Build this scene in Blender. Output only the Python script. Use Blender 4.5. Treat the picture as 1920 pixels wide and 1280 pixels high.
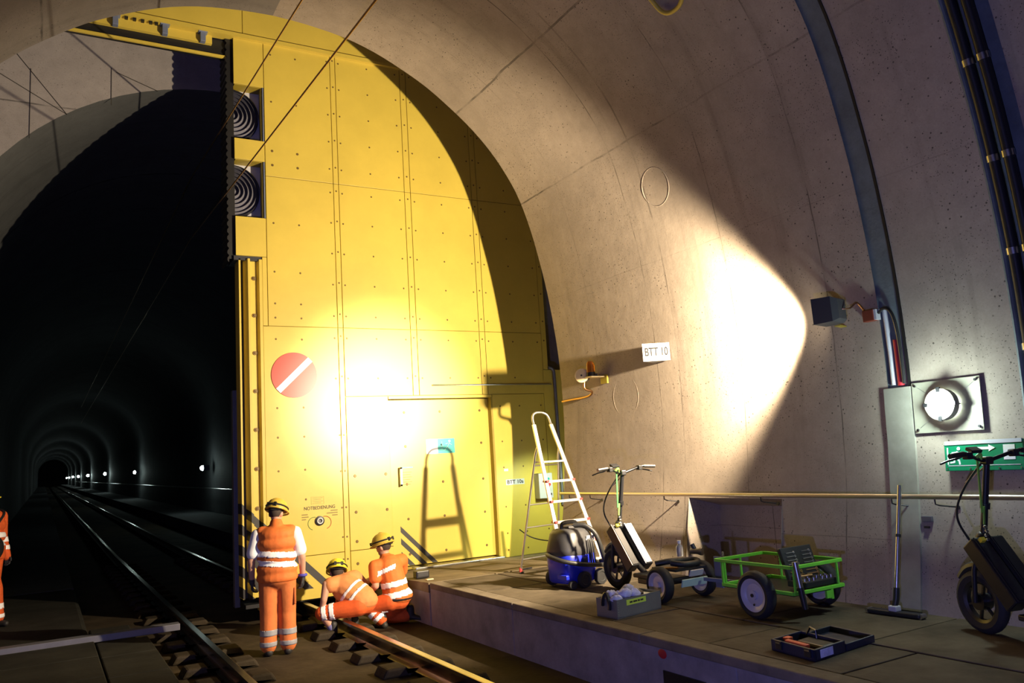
import bpy, bmesh, math, random
from mathutils import Vector, Matrix
random.seed(7)
S = bpy.context.scene
C = S.collection
for o in list(bpy.data.objects): bpy.data.objects.remove(o)
R = math.radians

# ---------------------------------------------------------------- camera
# tunnel runs along +Y, platform on the +X side, rail top at z = 0 (metres)
CAM = Vector((0, 0, 1.718))
def cam_axes(yaw, pit, rol):
    cy, sy = math.cos(yaw), math.sin(yaw)
    f = Vector((sy, cy, 0)); r = Vector((cy, -sy, 0)); u = Vector((0, 0, 1))
    f2 = f * math.cos(pit) + u * math.sin(pit)
    u2 = u * math.cos(pit) - f * math.sin(pit)
    r3 = r * math.cos(rol) + u2 * math.sin(rol)
    u3 = u2 * math.cos(rol) - r * math.sin(rol)
    return r3, u3, f2
cr, cu, cf = cam_axes(R(30.118), R(8.21), R(-3.57))
cd = bpy.data.cameras.new('camera'); cam = bpy.data.objects.new('camera', cd); C.objects.link(cam)
cam.matrix_world = Matrix(((cr.x, cu.x, -cf.x, CAM.x), (cr.y, cu.y, -cf.y, CAM.y), (cr.z, cu.z, -cf.z, CAM.z), (0, 0, 0, 1)))
cd.sensor_width = 36; cd.lens = 1525.5 / 1920 * 36; cd.clip_end = 600; cd.clip_start = .05
S.camera = cam

# ---------------------------------------------------------------- world, lights, exposure
w = bpy.data.worlds.new('World'); S.world = w; w.use_nodes = True
w.node_tree.nodes['Background'].inputs[0].default_value = (.5, .55, .7, 1)
w.node_tree.nodes['Background'].inputs[1].default_value = .0004
S.view_settings.view_transform = 'Standard'; S.view_settings.look = 'None'
S.view_settings.exposure = 0; S.view_settings.gamma = 1; S.view_settings.use_curve_mapping = False

def light(name, kind, loc, energy, col, target=None, size=None, blend=.2, radius=.05):
    d = bpy.data.lights.new(name, kind); d.energy = energy; d.color = col; d.shadow_soft_size = radius
    o = bpy.data.objects.new(name, d); C.objects.link(o); o.location = loc
    if target is not None:
        o.rotation_euler = (Vector(target) - Vector(loc)).to_track_quat('-Z', 'Y').to_euler()
    if kind == 'SPOT': d.spot_size = R(size); d.spot_blend = blend
    return o
FLOOD = Vector((5.965, 4.885, 2.835)); HOT = Vector((4.36, 11.18, 2.74))
WARM = (1, .80, .53)
light('floodlight_wide_beam', 'SPOT', FLOOD, 3400, WARM, HOT, 108, .52, .045)
light('floodlight_reflector_beam', 'SPOT', FLOOD, 6800, (1, .87, .66), HOT, 28, 1.0, .045)
light('gate_side_lamp_light', 'SPOT', (6.72, 9.85, 1.60), 110, (.84, 1, .66), (6.75, 11.18, .75), 88, .7, .07)
light('flash_light', 'SPOT', (-.5, .25, .80), 440, (.32, .33, 1.0), (5.2, 9.2, 2.2), 125, .4, .04)

# ---------------------------------------------------------------- mesh helper
LOCAL = [False]      # True while a thing is modelled in its own coordinates
class MB:
    def __init__(s): s.v = []; s.f = []
    def add(s, vs, fs):
        b = len(s.v); s.v += [tuple(p) for p in vs]; s.f += [tuple(b + i for i in q) for q in fs]; return s
    def box(s, x0, x1, y0, y1, z0, z1):
        vs = [(x, y, z) for x in (x0, x1) for y in (y0, y1) for z in (z0, z1)]
        return s.add(vs, [(0, 1, 3, 2), (4, 6, 7, 5), (0, 4, 5, 1), (2, 3, 7, 6), (0, 2, 6, 4), (1, 5, 7, 3)])
    def obox(s, c, ax, ay, az, hx, hy, hz):
        c = Vector(c); ax = Vector(ax).normalized(); ay = Vector(ay).normalized(); az = Vector(az).normalized()
        vs = [c + ax * (hx * i) + ay * (hy * j) + az * (hz * k) for i in (-1, 1) for j in (-1, 1) for k in (-1, 1)]
        return s.add(vs, [(0, 1, 3, 2), (4, 6, 7, 5), (0, 4, 5, 1), (2, 3, 7, 6), (0, 2, 6, 4), (1, 5, 7, 3)])
    def bar(s, p0, p1, wx, wz, up=(0, 0, 1)):
        p0, p1 = Vector(p0), Vector(p1); d = (p1 - p0); L = d.length; d.normalize(); u = Vector(up)
        if abs(d.dot(u)) > .97: u = Vector((0, 1, 0))
        x = d.cross(u).normalized(); z = x.cross(d)
        return s.obox((p0 + p1) / 2, x, d, z, wx / 2, L / 2, wz / 2)
    def cyl(s, p0, p1, r0, r1=None, n=16, cap=True):
        r1 = r0 if r1 is None else r1
        p0, p1 = Vector(p0), Vector(p1); d = (p1 - p0).normalized()
        a = d.orthogonal().normalized(); b = d.cross(a)
        vs = []
        for p, r in ((p0, r0), (p1, r1)):
            for i in range(n):
                t = 2 * math.pi * i / n; vs.append(p + a * (r * math.cos(t)) + b * (r * math.sin(t)))
        fs = [(i, (i + 1) % n, n + (i + 1) % n, n + i) for i in range(n)]
        if cap: fs += [tuple(range(n - 1, -1, -1)), tuple(range(n, 2 * n))]
        return s.add(vs, fs)
    def tube(s, path, r, n=10, closed=False, sub=0):
        P = [Vector(p) for p in path]
        if sub: P = smooth_path(P, sub, closed)
        m = len(P); rs = r if isinstance(r, (list, tuple)) else [r] * m
        if len(rs) != m: rs = [rs[min(len(rs) - 1, int(i * len(rs) / m))] for i in range(m)]
        T = []
        for i in range(m):
            a = P[(i - 1) % m] if (closed or i > 0) else P[i]; b = P[(i + 1) % m] if (closed or i < m - 1) else P[i]
            T.append((b - a).normalized())
        N = T[0].orthogonal().normalized(); vs = []
        for i in range(m):
            N = (N - T[i] * N.dot(T[i])).normalized(); B = T[i].cross(N)
            for k in range(n):
                t = 2 * math.pi * k / n; vs.append(P[i] + N * (rs[i] * math.cos(t)) + B * (rs[i] * math.sin(t)))
        fs = []
        for i in range(m if closed else m - 1):
            j = (i + 1) % m
            fs += [(i * n + k, i * n + (k + 1) % n, j * n + (k + 1) % n, j * n + k) for k in range(n)]
        if not closed: fs += [tuple(range(n - 1, -1, -1)), tuple(range((m - 1) * n, m * n))]
        return s.add(vs, fs)
    def ball(s, c, r, n=14, ax=None):
        c = Vector(c); r = (r, r, r) if not isinstance(r, (list, tuple)) else r
        ax = ax or (Vector((1, 0, 0)), Vector((0, 1, 0)), Vector((0, 0, 1)))
        m = n // 2; vs = []
        for i in range(1, m):
            t = math.pi * i / m
            for k in range(n):
                p = 2 * math.pi * k / n
                vs.append(c + ax[0] * (r[0] * math.sin(t) * math.cos(p)) + ax[1] * (r[1] * math.sin(t) * math.sin(p)) + ax[2] * (r[2] * math.cos(t)))
        vs += [c + ax[2] * r[2], c - ax[2] * r[2]]; a, b = len(vs) - 2, len(vs) - 1
        fs = [(i * n + k, (i + 1) * n + k, (i + 1) * n + (k + 1) % n, i * n + (k + 1) % n) for i in range(m - 2) for k in range(n)]
        fs += [(a, k, (k + 1) % n) for k in range(n)] + [(b, (m - 2) * n + (k + 1) % n, (m - 2) * n + k) for k in range(n)]
        return s.add(vs, fs)
    def lathe(s, prof, c, axis, n=32, closed=False):
        c = Vector(c); d = Vector(axis).normalized(); a = d.orthogonal().normalized(); b = d.cross(a); m = len(prof); vs = []
        for r, h in prof:
            for k in range(n):
                t = 2 * math.pi * k / n; vs.append(c + d * h + a * (r * math.cos(t)) + b * (r * math.sin(t)))
        fs = [(i * n + k, i * n + (k + 1) % n, ((i + 1) % m) * n + (k + 1) % n, ((i + 1) % m) * n + k) for i in range(m if closed else m - 1) for k in range(n)]
        return s.add(vs, fs)
    def torus(s, c, axis, Rr, r, n=40, k=12):
        return s.lathe([(Rr + r * math.cos(2 * math.pi * i / k), r * math.sin(2 * math.pi * i / k)) for i in range(k)], c, axis, n, True)
    def prism(s, poly, o, ex, ey, en, d):
        # polygon in the plane (ex, ey) at o, extruded by d along en
        o = Vector(o); ex = Vector(ex); ey = Vector(ey); en = Vector(en); n = len(poly)
        vs = [o + ex * a + ey * b for a, b in poly] + [o + ex * a + ey * b + en * d for a, b in poly]
        return s.add(vs, [tuple(range(n)), tuple(range(2 * n - 1, n - 1, -1))] + [(i, n + i, n + (i + 1) % n, (i + 1) % n) for i in range(n)])
    def xf(s, M):
        s.v = [tuple(M @ Vector(p)) for p in s.v]; return s
    def mesh(s, name, smooth=True, angle=40):
        me = bpy.data.meshes.new(name); me.from_pydata(s.v, [], s.f)
        bm = bmesh.new(); bm.from_mesh(me); bmesh.ops.recalc_face_normals(bm, faces=bm.faces); bm.to_mesh(me); bm.free()
        if smooth:
            me.polygons.foreach_set('use_smooth', [True] * len(me.polygons)); me.set_sharp_from_angle(angle=R(angle))
        return me
    def build(s, name, m, parent=None, smooth=True, bevel=0, label=None, angle=40):
        me = s.mesh(name, smooth, angle)
        if m: me.materials.append(M[m] if isinstance(m, str) else m)
        o = bpy.data.objects.new(name, me); C.objects.link(o)
        if parent:
            o.parent = parent
            if not LOCAL[0]: pinv(o, parent)
        if bevel:
            b = o.modifiers.new('bevel', 'BEVEL'); b.width = bevel; b.segments = 2; b.limit_method = 'ANGLE'; b.angle_limit = R(35)
        if label: o['label'] = label
        return o
def world_of(p):
    Mx = Matrix.LocRotScale(p.location, p.rotation_euler, p.scale)
    return (world_of(p.parent) @ p.matrix_parent_inverse @ Mx) if p.parent else Mx
def pinv(o, parent): o.matrix_parent_inverse = world_of(parent).inverted()
def smooth_path(P, sub, closed=False):
    out = []; n = len(P)
    for i in range(n if closed else n - 1):
        p0 = P[(i - 1) % n] if (closed or i > 0) else P[i]; p1 = P[i]; p2 = P[(i + 1) % n]; p3 = P[(i + 2) % n] if (closed or i < n - 2) else P[(i + 1) % n]
        for k in range(sub):
            t = k / sub
            out.append(.5 * ((2 * p1) + (p2 - p0) * t + (2 * p0 - 5 * p1 + 4 * p2 - p3) * t * t + (3 * p1 - p0 - 3 * p2 + p3) * t ** 3))
    if not closed: out.append(P[-1])
    return out
def tag(o, label=None, cat=None, group=None, kind=None):
    if label: o['label'] = label
    if cat: o['category'] = cat
    if group: o['group'] = group
    if kind: o['kind'] = kind
    return o
def empty(name, loc, label=None, cat=None, group=None, kind=None):
    o = bpy.data.objects.new(name, None); C.objects.link(o); o.location = loc; o.empty_display_size = .1
    return tag(o, label, cat, group, kind)
def copy_tree(o, parent=None):
    c = o.copy(); C.objects.link(c); c.parent = parent
    for ch in o.children: copy_tree(ch, c)
    return c
def text(body, name, m, parent, o, ex, ey, size, thick=.001, align='CENTER', width=None, bold=0):
    cu_ = bpy.data.curves.new(name, 'FONT'); cu_.body = body; cu_.size = size; cu_.align_x = align; cu_.align_y = 'CENTER'; cu_.extrude = thick; cu_.offset = bold
    t = bpy.data.objects.new(name, cu_); C.objects.link(t)
    dg = bpy.context.evaluated_depsgraph_get(); me = bpy.data.meshes.new_from_object(t.evaluated_get(dg))
    bpy.data.objects.remove(t)
    sx = 1
    if width:
        xs = [v.co.x for v in me.vertices]; sx = width / (max(xs) - min(xs))
    ex = Vector(ex); ey = Vector(ey); en = ex.cross(ey)
    Mx = Matrix(((ex.x * sx, ey.x, en.x, o[0]), (ex.y * sx, ey.y, en.y, o[1]), (ex.z * sx, ey.z, en.z, o[2]), (0, 0, 0, 1)))
    me.transform(Mx); me.materials.clear(); me.materials.append(M[m])
    ob = bpy.data.objects.new(name, me); C.objects.link(ob)
    if parent: ob.parent = parent; pinv(ob, parent)
    return ob

# ---------------------------------------------------------------- materials
M = {}
def mat(name, col, rough=.6, metal=0, var=0, scale=6, bump=0, bscale=40, emit=None, estr=0, trans=0, coat=0, spec=None):
    m = bpy.data.materials.new(name); m.use_nodes = True; nt = m.node_tree; b = nt.nodes['Principled BSDF']
    c4 = (*col, 1)
    b.inputs['Base Color'].default_value = c4; b.inputs['Roughness'].default_value = rough; b.inputs['Metallic'].default_value = metal
    if spec is not None: b.inputs['Specular IOR Level'].default_value = spec
    if coat: b.inputs['Coat Weight'].default_value = coat
    if trans: b.inputs['Transmission Weight'].default_value = trans
    if emit: b.inputs['Emission Color'].default_value = (*emit, 1); b.inputs['Emission Strength'].default_value = estr
    if var or bump:
        tc = nt.nodes.new('ShaderNodeTexCoord')
        if var:
            n = nt.nodes.new('ShaderNodeTexNoise'); n.inputs['Scale'].default_value = scale; n.inputs['Detail'].default_value = 6; n.inputs['Roughness'].default_value = .65
            r = nt.nodes.new('ShaderNodeMapRange'); r.inputs[1].default_value = .3; r.inputs[2].default_value = .7; r.inputs[3].default_value = 1 - var; r.inputs[4].default_value = 1 + var * .5
            mx = nt.nodes.new('ShaderNodeMix'); mx.data_type = 'RGBA'; mx.blend_type = 'MULTIPLY'; mx.inputs[0].default_value = 1; mx.inputs[6].default_value = c4
            nt.links.new(tc.outputs['Object'], n.inputs['Vector']); nt.links.new(n.outputs[0], r.inputs[0]); nt.links.new(r.outputs[0], mx.inputs[7]); nt.links.new(mx.outputs[2], b.inputs['Base Color'])
        if bump:
            n2 = nt.nodes.new('ShaderNodeTexNoise'); n2.inputs['Scale'].default_value = bscale; n2.inputs['Detail'].default_value = 4
            bp = nt.nodes.new('ShaderNodeBump'); bp.inputs['Strength'].default_value = bump; bp.inputs['Distance'].default_value = .01
            nt.links.new(tc.outputs['Object'], n2.inputs['Vector']); nt.links.new(n2.outputs[0], bp.inputs['Height']); nt.links.new(bp.outputs[0], b.inputs['Normal'])
    M[name] = m; return m

def lining_mat(name, col, ylines, zlines, pits=1.0):
    """cast concrete: blotches, air holes, formwork seams at given Y stations and heights, trickle stains"""
    m = bpy.data.materials.new(name); m.use_nodes = True; nt = m.node_tree; N = nt.nodes; L = nt.links; b = N['Principled BSDF']
    b.inputs['Roughness'].default_value = .82; b.inputs['Specular IOR Level'].default_value = .25
    tc = N.new('ShaderNodeTexCoord'); sp = N.new('ShaderNodeSeparateXYZ'); L.new(tc.outputs['Object'], sp.inputs[0])
    def math_(op, a, bb=None, c=None):
        n = N.new('ShaderNodeMath'); n.operation = op
        for i, x in enumerate((a, bb, c)):
            if x is None: continue
            if isinstance(x, (int, float)): n.inputs[i].default_value = x
            else: L.new(x, n.inputs[i])
        return n.outputs[0]
    def noise(scale, det=5, rough=.6, vec=None):
        n = N.new('ShaderNodeTexNoise'); n.inputs['Scale'].default_value = scale; n.inputs['Detail'].default_value = det; n.inputs['Roughness'].default_value = rough
        L.new(vec or tc.outputs['Object'], n.inputs['Vector']); return n.outputs[0]
    def rng(x, a, bb, c, d):
        n = N.new('ShaderNodeMapRange'); L.new(x, n.inputs[0])
        for i, q in enumerate((a, bb, c, d)): n.inputs[i + 1].default_value = q
        return n.outputs[0]
    big = rng(noise(.55, 6, .62), .3, .7, .80, 1.12)
    mid = rng(noise(4.5, 6, .7), .3, .7, .88, 1.08)
    fine = rng(noise(60, 3), .3, .7, .93, 1.05)
    val = math_('MULTIPLY', math_('MULTIPLY', big, mid), fine)
    # air holes
    vo = N.new('ShaderNodeTexVoronoi'); vo.inputs['Scale'].default_value = 17; L.new(tc.outputs['Object'], vo.inputs['Vector'])
    vo2 = N.new('ShaderNodeTexVoronoi'); vo2.inputs['Scale'].default_value = 42; L.new(tc.outputs['Object'], vo2.inputs['Vector'])
    gate = rng(noise(1.1, 4), .46, .56, 0, 1); gate2 = rng(noise(1.9, 4), .42, .55, 0, 1)
    h1 = math_('MULTIPLY', math_('LESS_THAN', vo.outputs['Distance'], .13), gate)
    h2 = math_('MULTIPLY', math_('LESS_THAN', vo2.outputs['Distance'], .17), gate2)
    hole = math_('MULTIPLY', math_('MAXIMUM', h1, h2), pits)
    # formwork seams
    wob = math_('MULTIPLY', math_('SUBTRACT', noise(1.3, 3), .5), .05)
    yy = math_('ADD', sp.outputs[1], wob); zz = math_('ADD', sp.outputs[2], wob)
    seam = None
    brk = rng(noise(2.2, 3), .42, .6, .15, 1)
    for src, lst in ((yy, ylines), (zz, zlines)):
        for pos, wd, st in lst:
            q = math_('MULTIPLY', math_('LESS_THAN', math_('ABSOLUTE', math_('SUBTRACT', src, pos)), wd), st)
            seam = q if seam is None else math_('MAXIMUM', seam, q)
    if seam is None: seam = math_('MULTIPLY', big, 0)
    seam = math_('MULTIPLY', seam, brk)
    dark = math_('MAXIMUM', seam, math_('MULTIPLY', hole, .9))
    # trickle streaks: noise stretched down the wall
    mp = N.new('ShaderNodeMapping'); mp.inputs['Scale'].default_value = (.2, 5.0, .25); L.new(tc.outputs['Object'], mp.inputs['Vector'])
    streak = rng(noise(1.0, 5, .6, mp.outputs[0]), .56, .72, 1, .80)
    val = math_('MULTIPLY', math_('MULTIPLY', val, streak), math_('SUBTRACT', 1, math_('MULTIPLY', dark, .8)))
    mx = N.new('ShaderNodeMix'); mx.data_type = 'RGBA'; mx.blend_type = 'MULTIPLY'; mx.inputs[0].default_value = 1; mx.inputs[6].default_value = (*col, 1)
    L.new(val, mx.inputs[7]); L.new(mx.outputs[2], b.inputs['Base Color'])
    bp = N.new('ShaderNodeBump'); bp.inputs['Strength'].default_value = .35; bp.inputs['Distance'].default_value = .012
    hgt = math_('SUBTRACT', math_('MULTIPLY', noise(9, 6, .6), .5), dark); L.new(hgt, bp.inputs['Height']); L.new(bp.outputs[0], b.inputs['Normal'])
    M[name] = m; return m

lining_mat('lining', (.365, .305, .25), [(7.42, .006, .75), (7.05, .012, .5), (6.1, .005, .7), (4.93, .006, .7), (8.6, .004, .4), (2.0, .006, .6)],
           [(5.28, .009, .8), (6.47, .008, .7), (3.9, .004, .25), (.86, .004, .4)])
lining_mat('lining_dimmed', (.20, .18, .165), [(7.42, .006, .75)], [(5.28, .009, .8), (6.47, .008, .7)])  # lining copy, colour darkened to dim the left wall and its bounced light
lining_mat('headwall', (.30, .275, .265), [], [(6.9, .010, .8), (8.3, .01, .7)], .5)
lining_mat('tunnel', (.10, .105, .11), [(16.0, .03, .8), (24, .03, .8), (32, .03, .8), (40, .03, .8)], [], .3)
mat('platform_face', (.27, .245, .27), .85, var=.35, scale=3, bump=.3, bscale=30)
mat('platform_slab_lit', (.21, .165, .105), .85, var=.35, scale=2.2, bump=.35, bscale=26, spec=.15)  # lit copy of the slab colour: floodlight near the gate painted in
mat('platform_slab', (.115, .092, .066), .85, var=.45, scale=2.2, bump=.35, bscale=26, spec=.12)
mat('kerb', (.20, .165, .125), .85, var=.35, scale=3, bump=.35, bscale=26, spec=.12)
mat('track_floor', (.055, .041, .026), .8, var=.55, scale=1.6, bump=.4, bscale=18, spec=.12)
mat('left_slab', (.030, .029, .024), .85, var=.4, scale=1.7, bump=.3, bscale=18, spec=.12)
mat('sleeper', (.045, .035, .024), .8, var=.4, scale=7, bump=.3, spec=.12)
mat('yellow', (.62, .475, .075), .42, var=.10, scale=1.4)
mat('yellow_door', (.64, .50, .085), .40, var=.06, scale=1.4)
mat('yellow_dull', (.36, .27, .03), .5, var=.15, scale=2)
mat('black_paint', (.035, .033, .035), .5)
mat('black', (.012, .012, .013), .45)
mat('rubber', (.02, .02, .021), .75, var=.2, scale=12)
mat('black_plastic', (.018, .018, .02), .38)
mat('dark_steel', (.10, .10, .11), .4, 1)
mat('steel', (.55, .55, .56), .28, 1)
mat('rail_steel', (.50, .45, .40), .22, 1)
mat('rust', (.10, .055, .03), .75, var=.4, scale=9)
mat('aluminium', (.78, .78, .78), .35, 1)
mat('brushed', (.80, .80, .80), .45, .6)
mat('grey_metal', (.15, .15, .18), .5, .3, var=.15)
mat('blue_steel', (.20, .24, .36), .45, .3)
mat('white', (.82, .82, .82), .5)
mat('white_panel', (.52, .52, .56), .5)
mat('louvre', (.30, .30, .36), .45, .4)
mat('louvre_dark', (.03, .03, .045), .5)
mat('red_sign', (.62, .035, .022), .4)
mat('sign_white', (.85, .85, .86), .4)
mat('green_sign', (.0, .20, .085), .4)
mat('teal_sign', (.02, .36, .34), .4)
mat('ink', (.03, .025, .02), .6)
mat('ink_faint', (.25, .19, .05), .6)
mat('sign_face', (.34, .34, .35), .6)
mat('grey_ink', (.016, .016, .018), .7, spec=.1)
mat('ink_green', (.10, .22, .06), .6)
mat('ink_red', (.45, .08, .03), .6)
mat('joint_grey', (.13, .16, .175), .7, var=.3, scale=5, bump=.3)
mat('concrete_panel', (.30, .29, .24), .8, var=.25, scale=4)
mat('plate_metal', (.44, .43, .34), .45, .4, var=.1)
mat('red_pipe', (.45, .02, .03), .5)
mat('redbox', (.18, .035, .018), .5)
mat('amber', (.95, .30, .03), .15, trans=.6)
mat('cream', (.85, .68, .38), .45)
mat('handrail', (.66, .60, .50), .3, .9)
mat('copper', (.42, .24, .12), .35, 1)
mat('hose_black', (.02, .02, .02), .5, bump=.2)
mat('vac_blue', (.012, .025, .50), .35)
mat('vac_grey', (.055, .055, .06), .42)
mat('lime', (.17, .66, .05), .4)
mat('lime_strap', (.32, .72, .10), .6)
mat('dark_green_strap', (.05, .26, .07), .6)
mat('rim_silver', (.55, .55, .64), .38, .15)
mat('rag_blue', (.62, .64, .95), .9, var=.3, scale=22, bump=.4, bscale=60)
mat('toolbox_grey', (.27, .28, .29), .4, .5, var=.1)
mat('label_lime', (.62, .82, .10), .5)
mat('case_navy', (.015, .02, .05), .45)
mat('case_orange', (.70, .10, .04), .5)
mat('brass', (.80, .55, .28), .3, 1)
mat('red_plastic', (.65, .05, .05), .45)
mat('mint', (.50, .68, .62), .5)
mat('hi_orange', (.70, .165, .028), .75, var=.18, scale=9, bump=.35, bscale=14)
mat('hi_orange_trouser', (.62, .165, .04), .8, var=.2, scale=7, bump=.4, bscale=12)
mat('hi_orange_deep', (.66, .10, .015), .8, var=.2, scale=7, bump=.4, bscale=12)
mat('hi_orange_pale', (.66, .25, .08), .8, var=.15, scale=9, bump=.35, bscale=14)
mat('reflective', (.93, .93, .97), .35)
mat('reflective_grey', (.27, .27, .30), .5)
mat('tee_white', (.80, .80, .84), .8, var=.08, bump=.3, bscale=14)
mat('skin', (.52, .28, .19), .6)
mat('hair', (.045, .030, .022), .8)
mat('helmet_yellow', (.80, .66, .04), .35)
mat('helmet_dirty', (.60, .42, .06), .45, var=.2)
mat('boot', (.02, .018, .017), .6)
mat('glove_dark', (.03, .03, .035), .8)
mat('glove_blue', (.06, .06, .42), .7)
mat('sock', (.20, .20, .42), .85)
mat('lamp_white', (1, 1, 1), .4, emit=(.86, 1, .93), estr=45)
mat('lamp_far', (1, 1, 1), .4, emit=(.80, 1, .94), estr=60)
mat('headlamp', (1, 1, 1), .4, emit=(.95, .97, 1), estr=12)
mat('flood_glass', (1, 1, 1), .3, emit=(1, .85, .6), estr=25)
mat('bottle', (.75, .78, .8), .1, trans=.7)
mat('bolt', (.16, .10, .03), .5, .3)
# ================================================================= THE SETTING
PROF = [(5.90, -.25), (6.02, .32), (6.11, .75), (6.175, 1.18), (6.23, 1.65), (6.26, 2.05), (6.27, 2.413), (6.26, 2.936), (6.213, 3.468), (6.137, 4.0), (6.042, 4.456),
        (5.928, 4.902), (5.776, 5.33), (5.595, 5.662), (5.358, 5.985), (5.092, 6.261), (4.807, 6.498), (4.436, 6.764), (4.085, 6.954),
        (3.676, 7.135), (3.249, 7.258), (2.755, 7.325), (2.37, 7.345)]
def wall_x(z):
    for (x0, z0), (x1, z1) in zip(PROF, PROF[1:]):
        if z0 <= z <= z1: return x0 + (x1 - x0) * (z - z0) / (z1 - z0)
    return PROF[0][0]
def wall_n(z):
    dx = (wall_x(z + .1) - wall_x(z - .1)) / .2
    return Vector((-1, 0, dx)).normalized()          # points into the tunnel
def fine_profile(prof, off=0, mirror=False):
    P = smooth_path([Vector((x, 0, z)) for x, z in prof], 3); out = []
    for i, p in enumerate(P):
        t = (P[min(i + 1, len(P) - 1)] - P[max(i - 1, 0)]).normalized(); n = Vector((t.z, 0, -t.x))
        q = p + n * off; x = q.x
        out.append((4.74 - x if mirror else x, q.z))
    return out
def vault(y0, y1, off=0, mirror=False, ny=1, skip=None, extra=()):
    P = fine_profile(PROF, off, mirror); ys = sorted(set([y0 + (y1 - y0) * i / ny for i in range(ny + 1)] + list(extra))); mb = MB(); m = len(P)
    vs = [(x, y, z) for y in ys for x, z in P]; fs = []
    for i in range(len(ys) - 1):
        for k in range(m - 1):
            if skip and skip((ys[i] + ys[i + 1]) / 2, (P[k][1] + P[k + 1][1]) / 2): continue
            fs.append((i * m + k, i * m + k + 1, (i + 1) * m + k + 1, (i + 1) * m + k))
    mb.add(vs, fs); return mb
NY0, NY1, NZ = 5.66, 6.98, 1.18
wall_r = empty('wall_right', (6, 0, 0), 'curved cast concrete tunnel lining with formwork seams and air holes', kind='structure')
vault(4.44, 9.5, skip=lambda y, z: NY0 < y < NY1 and .2 < z < NZ, extra=(NY0, NY1), ny=8).build('lining_ring', 'lining', wall_r, angle=60)
vault(3.34, 4.22, ny=2).build('lining_ring', 'lining', wall_r, angle=60)
vault(-5, 3.0, ny=4).build('lining_ring', 'lining', wall_r, angle=60)
vault(4.20, 4.46, .012).build('joint_strip', 'joint_grey', wall_r, angle=60, label='grey sealing strip in the ring joint')
vault(2.98, 3.36, .04).build('joint_strip', 'joint_grey', wall_r, angle=60)
mb = MB()                                            # black gap beside the first strip
P = fine_profile(PROF, .004)
for (x0, z0), (x1, z1) in zip(P[9:-6], P[10:-6]): mb.obox(((x0 + x1) / 2, 4.235, (z0 + z1) / 2), (x1 - x0, 0, z1 - z0), (0, 1, 0), (-(z1 - z0), 0, x1 - x0), math.hypot(x1 - x0, z1 - z0) / 2 * 1.02, .012, .010)
mb.build('joint_gap', 'black', wall_r)
nb = MB()                                            # niche behind the trailer
nb.add([(wall_x(.32), NY1, .32), (wall_x(NZ), NY1, NZ), (6.50, NY1 - .12, NZ - .10), (6.50, NY1 - .12, .32),
        (wall_x(.32), NY0, .32), (wall_x(NZ), NY0, NZ), (6.50, NY0 + .05, NZ - .10), (6.50, NY0 + .05, .32)],
       [(0, 1, 2, 3), (4, 7, 6, 5), (1, 5, 6, 2), (3, 2, 6, 7), (0, 3, 7, 4)])
nb.build('niche', 'lining', wall_r, smooth=False)
rg = MB()                                            # round grout marks
for yc, zc, r in ((8.08, 2.40, .25), (6.86, 4.68, .22)):
    n = wall_n(zc); t = Vector((n.z, 0, -n.x))
    rg.tube([Vector((wall_x(zc), yc, zc)) + Vector((0, 1, 0)) * (r * math.cos(a * math.pi / 18)) + t * (r * math.sin(a * math.pi / 18)) - n * .0035 for a in range(36)], .006, 6, True)
rg.build('grout_ring', 'lining', wall_r)
wl = empty('wall_left', (-1.4, 0, 0), 'concrete tunnel lining of the other side', kind='structure')
vault(-5, 9.5, mirror=True, ny=6).build('lining_ring', 'lining_dimmed', wl, angle=60)
# end faces of the lining towards the gate chamber
def ring_face(y, prof, out, mirror=False):
    mb = MB(); P = prof
    for i in range(len(P) - 1):
        (x0, z0), (x1, z1) = P[i], P[i + 1]; (a0, b0), (a1, b1) = out[i], out[i + 1]
        mb.add([(x0, y, z0), (x1, y, z1), (a1, y, b1), (a0, y, b0)], [(0, 1, 2, 3)])
    return mb
ring_face(9.5, fine_profile(PROF), fine_profile(PROF, 3.2)).build('end_face', 'headwall', wall_r, smooth=False)
ring_face(9.5, fine_profile(PROF, 0, True), fine_profile(PROF, 3.2, True)).build('end_face', 'headwall', wl, smooth=False)

# head wall with the running tunnel's mouth, and the chamber the gate slides in
TC, TR, HY = (2.33, 3.81), 3.70, 12.2
def tun(k, n=64, r=TR):
    # semicircular crown on upright sides
    s_ = k / n
    if s_ < .2: return TC[0] + r, -.3 + (TC[1] + .3) * s_ / .2
    if s_ > .8: return TC[0] - r, -.3 + (TC[1] + .3) * (1 - s_) / .2
    a = math.pi * (s_ - .2) / .6
    return TC[0] + r * math.cos(a), TC[1] + r * math.sin(a)
hw = MB(); n = 64
for k in range(n):
    (x0, z0), (x1, z1) = tun(k), tun(k + 1); (a0, b0), (a1, b1) = tun(k, n, 9), tun(k + 1, n, 9)
    hw.add([(x0, HY, z0), (x1, HY, z1), (a1, HY, b1), (a0, HY, b0)], [(0, 1, 2, 3)])
o = hw.build('wall_back', 'headwall', smooth=False); tag(o, 'board-marked concrete head wall round the tunnel mouth', kind='structure')
js = MB()                                            # construction joints on the head wall
for p0, p1 in (((.19, 6.81), (-.55, 7.75)), ((.74, 7.04), (.74, 7.6)), ((-.25, 6.4), (-.25, 7.4)), ((.80, 7.55), (1.35, 7.36)), ((.19, 6.81), (-1.2, 7.6))):
    js.bar((p0[0], HY - .002, p0[1]), (p1[0], HY - .002, p1[1]), .008, .012, (0, 1, 0))
js.build('joint_line', 'ink', o)
ch = MB()
ch.add([(8.6, 9.5, -.3), (8.6, HY, -.3), (8.6, HY, 10), (8.6, 9.5, 10), (-4, 9.5, -.3), (-4, HY, -.3), (-4, HY, 10), (-4, 9.5, 10)], [(0, 1, 2, 3), (4, 7, 6, 5), (3, 2, 6, 7)])
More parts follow.
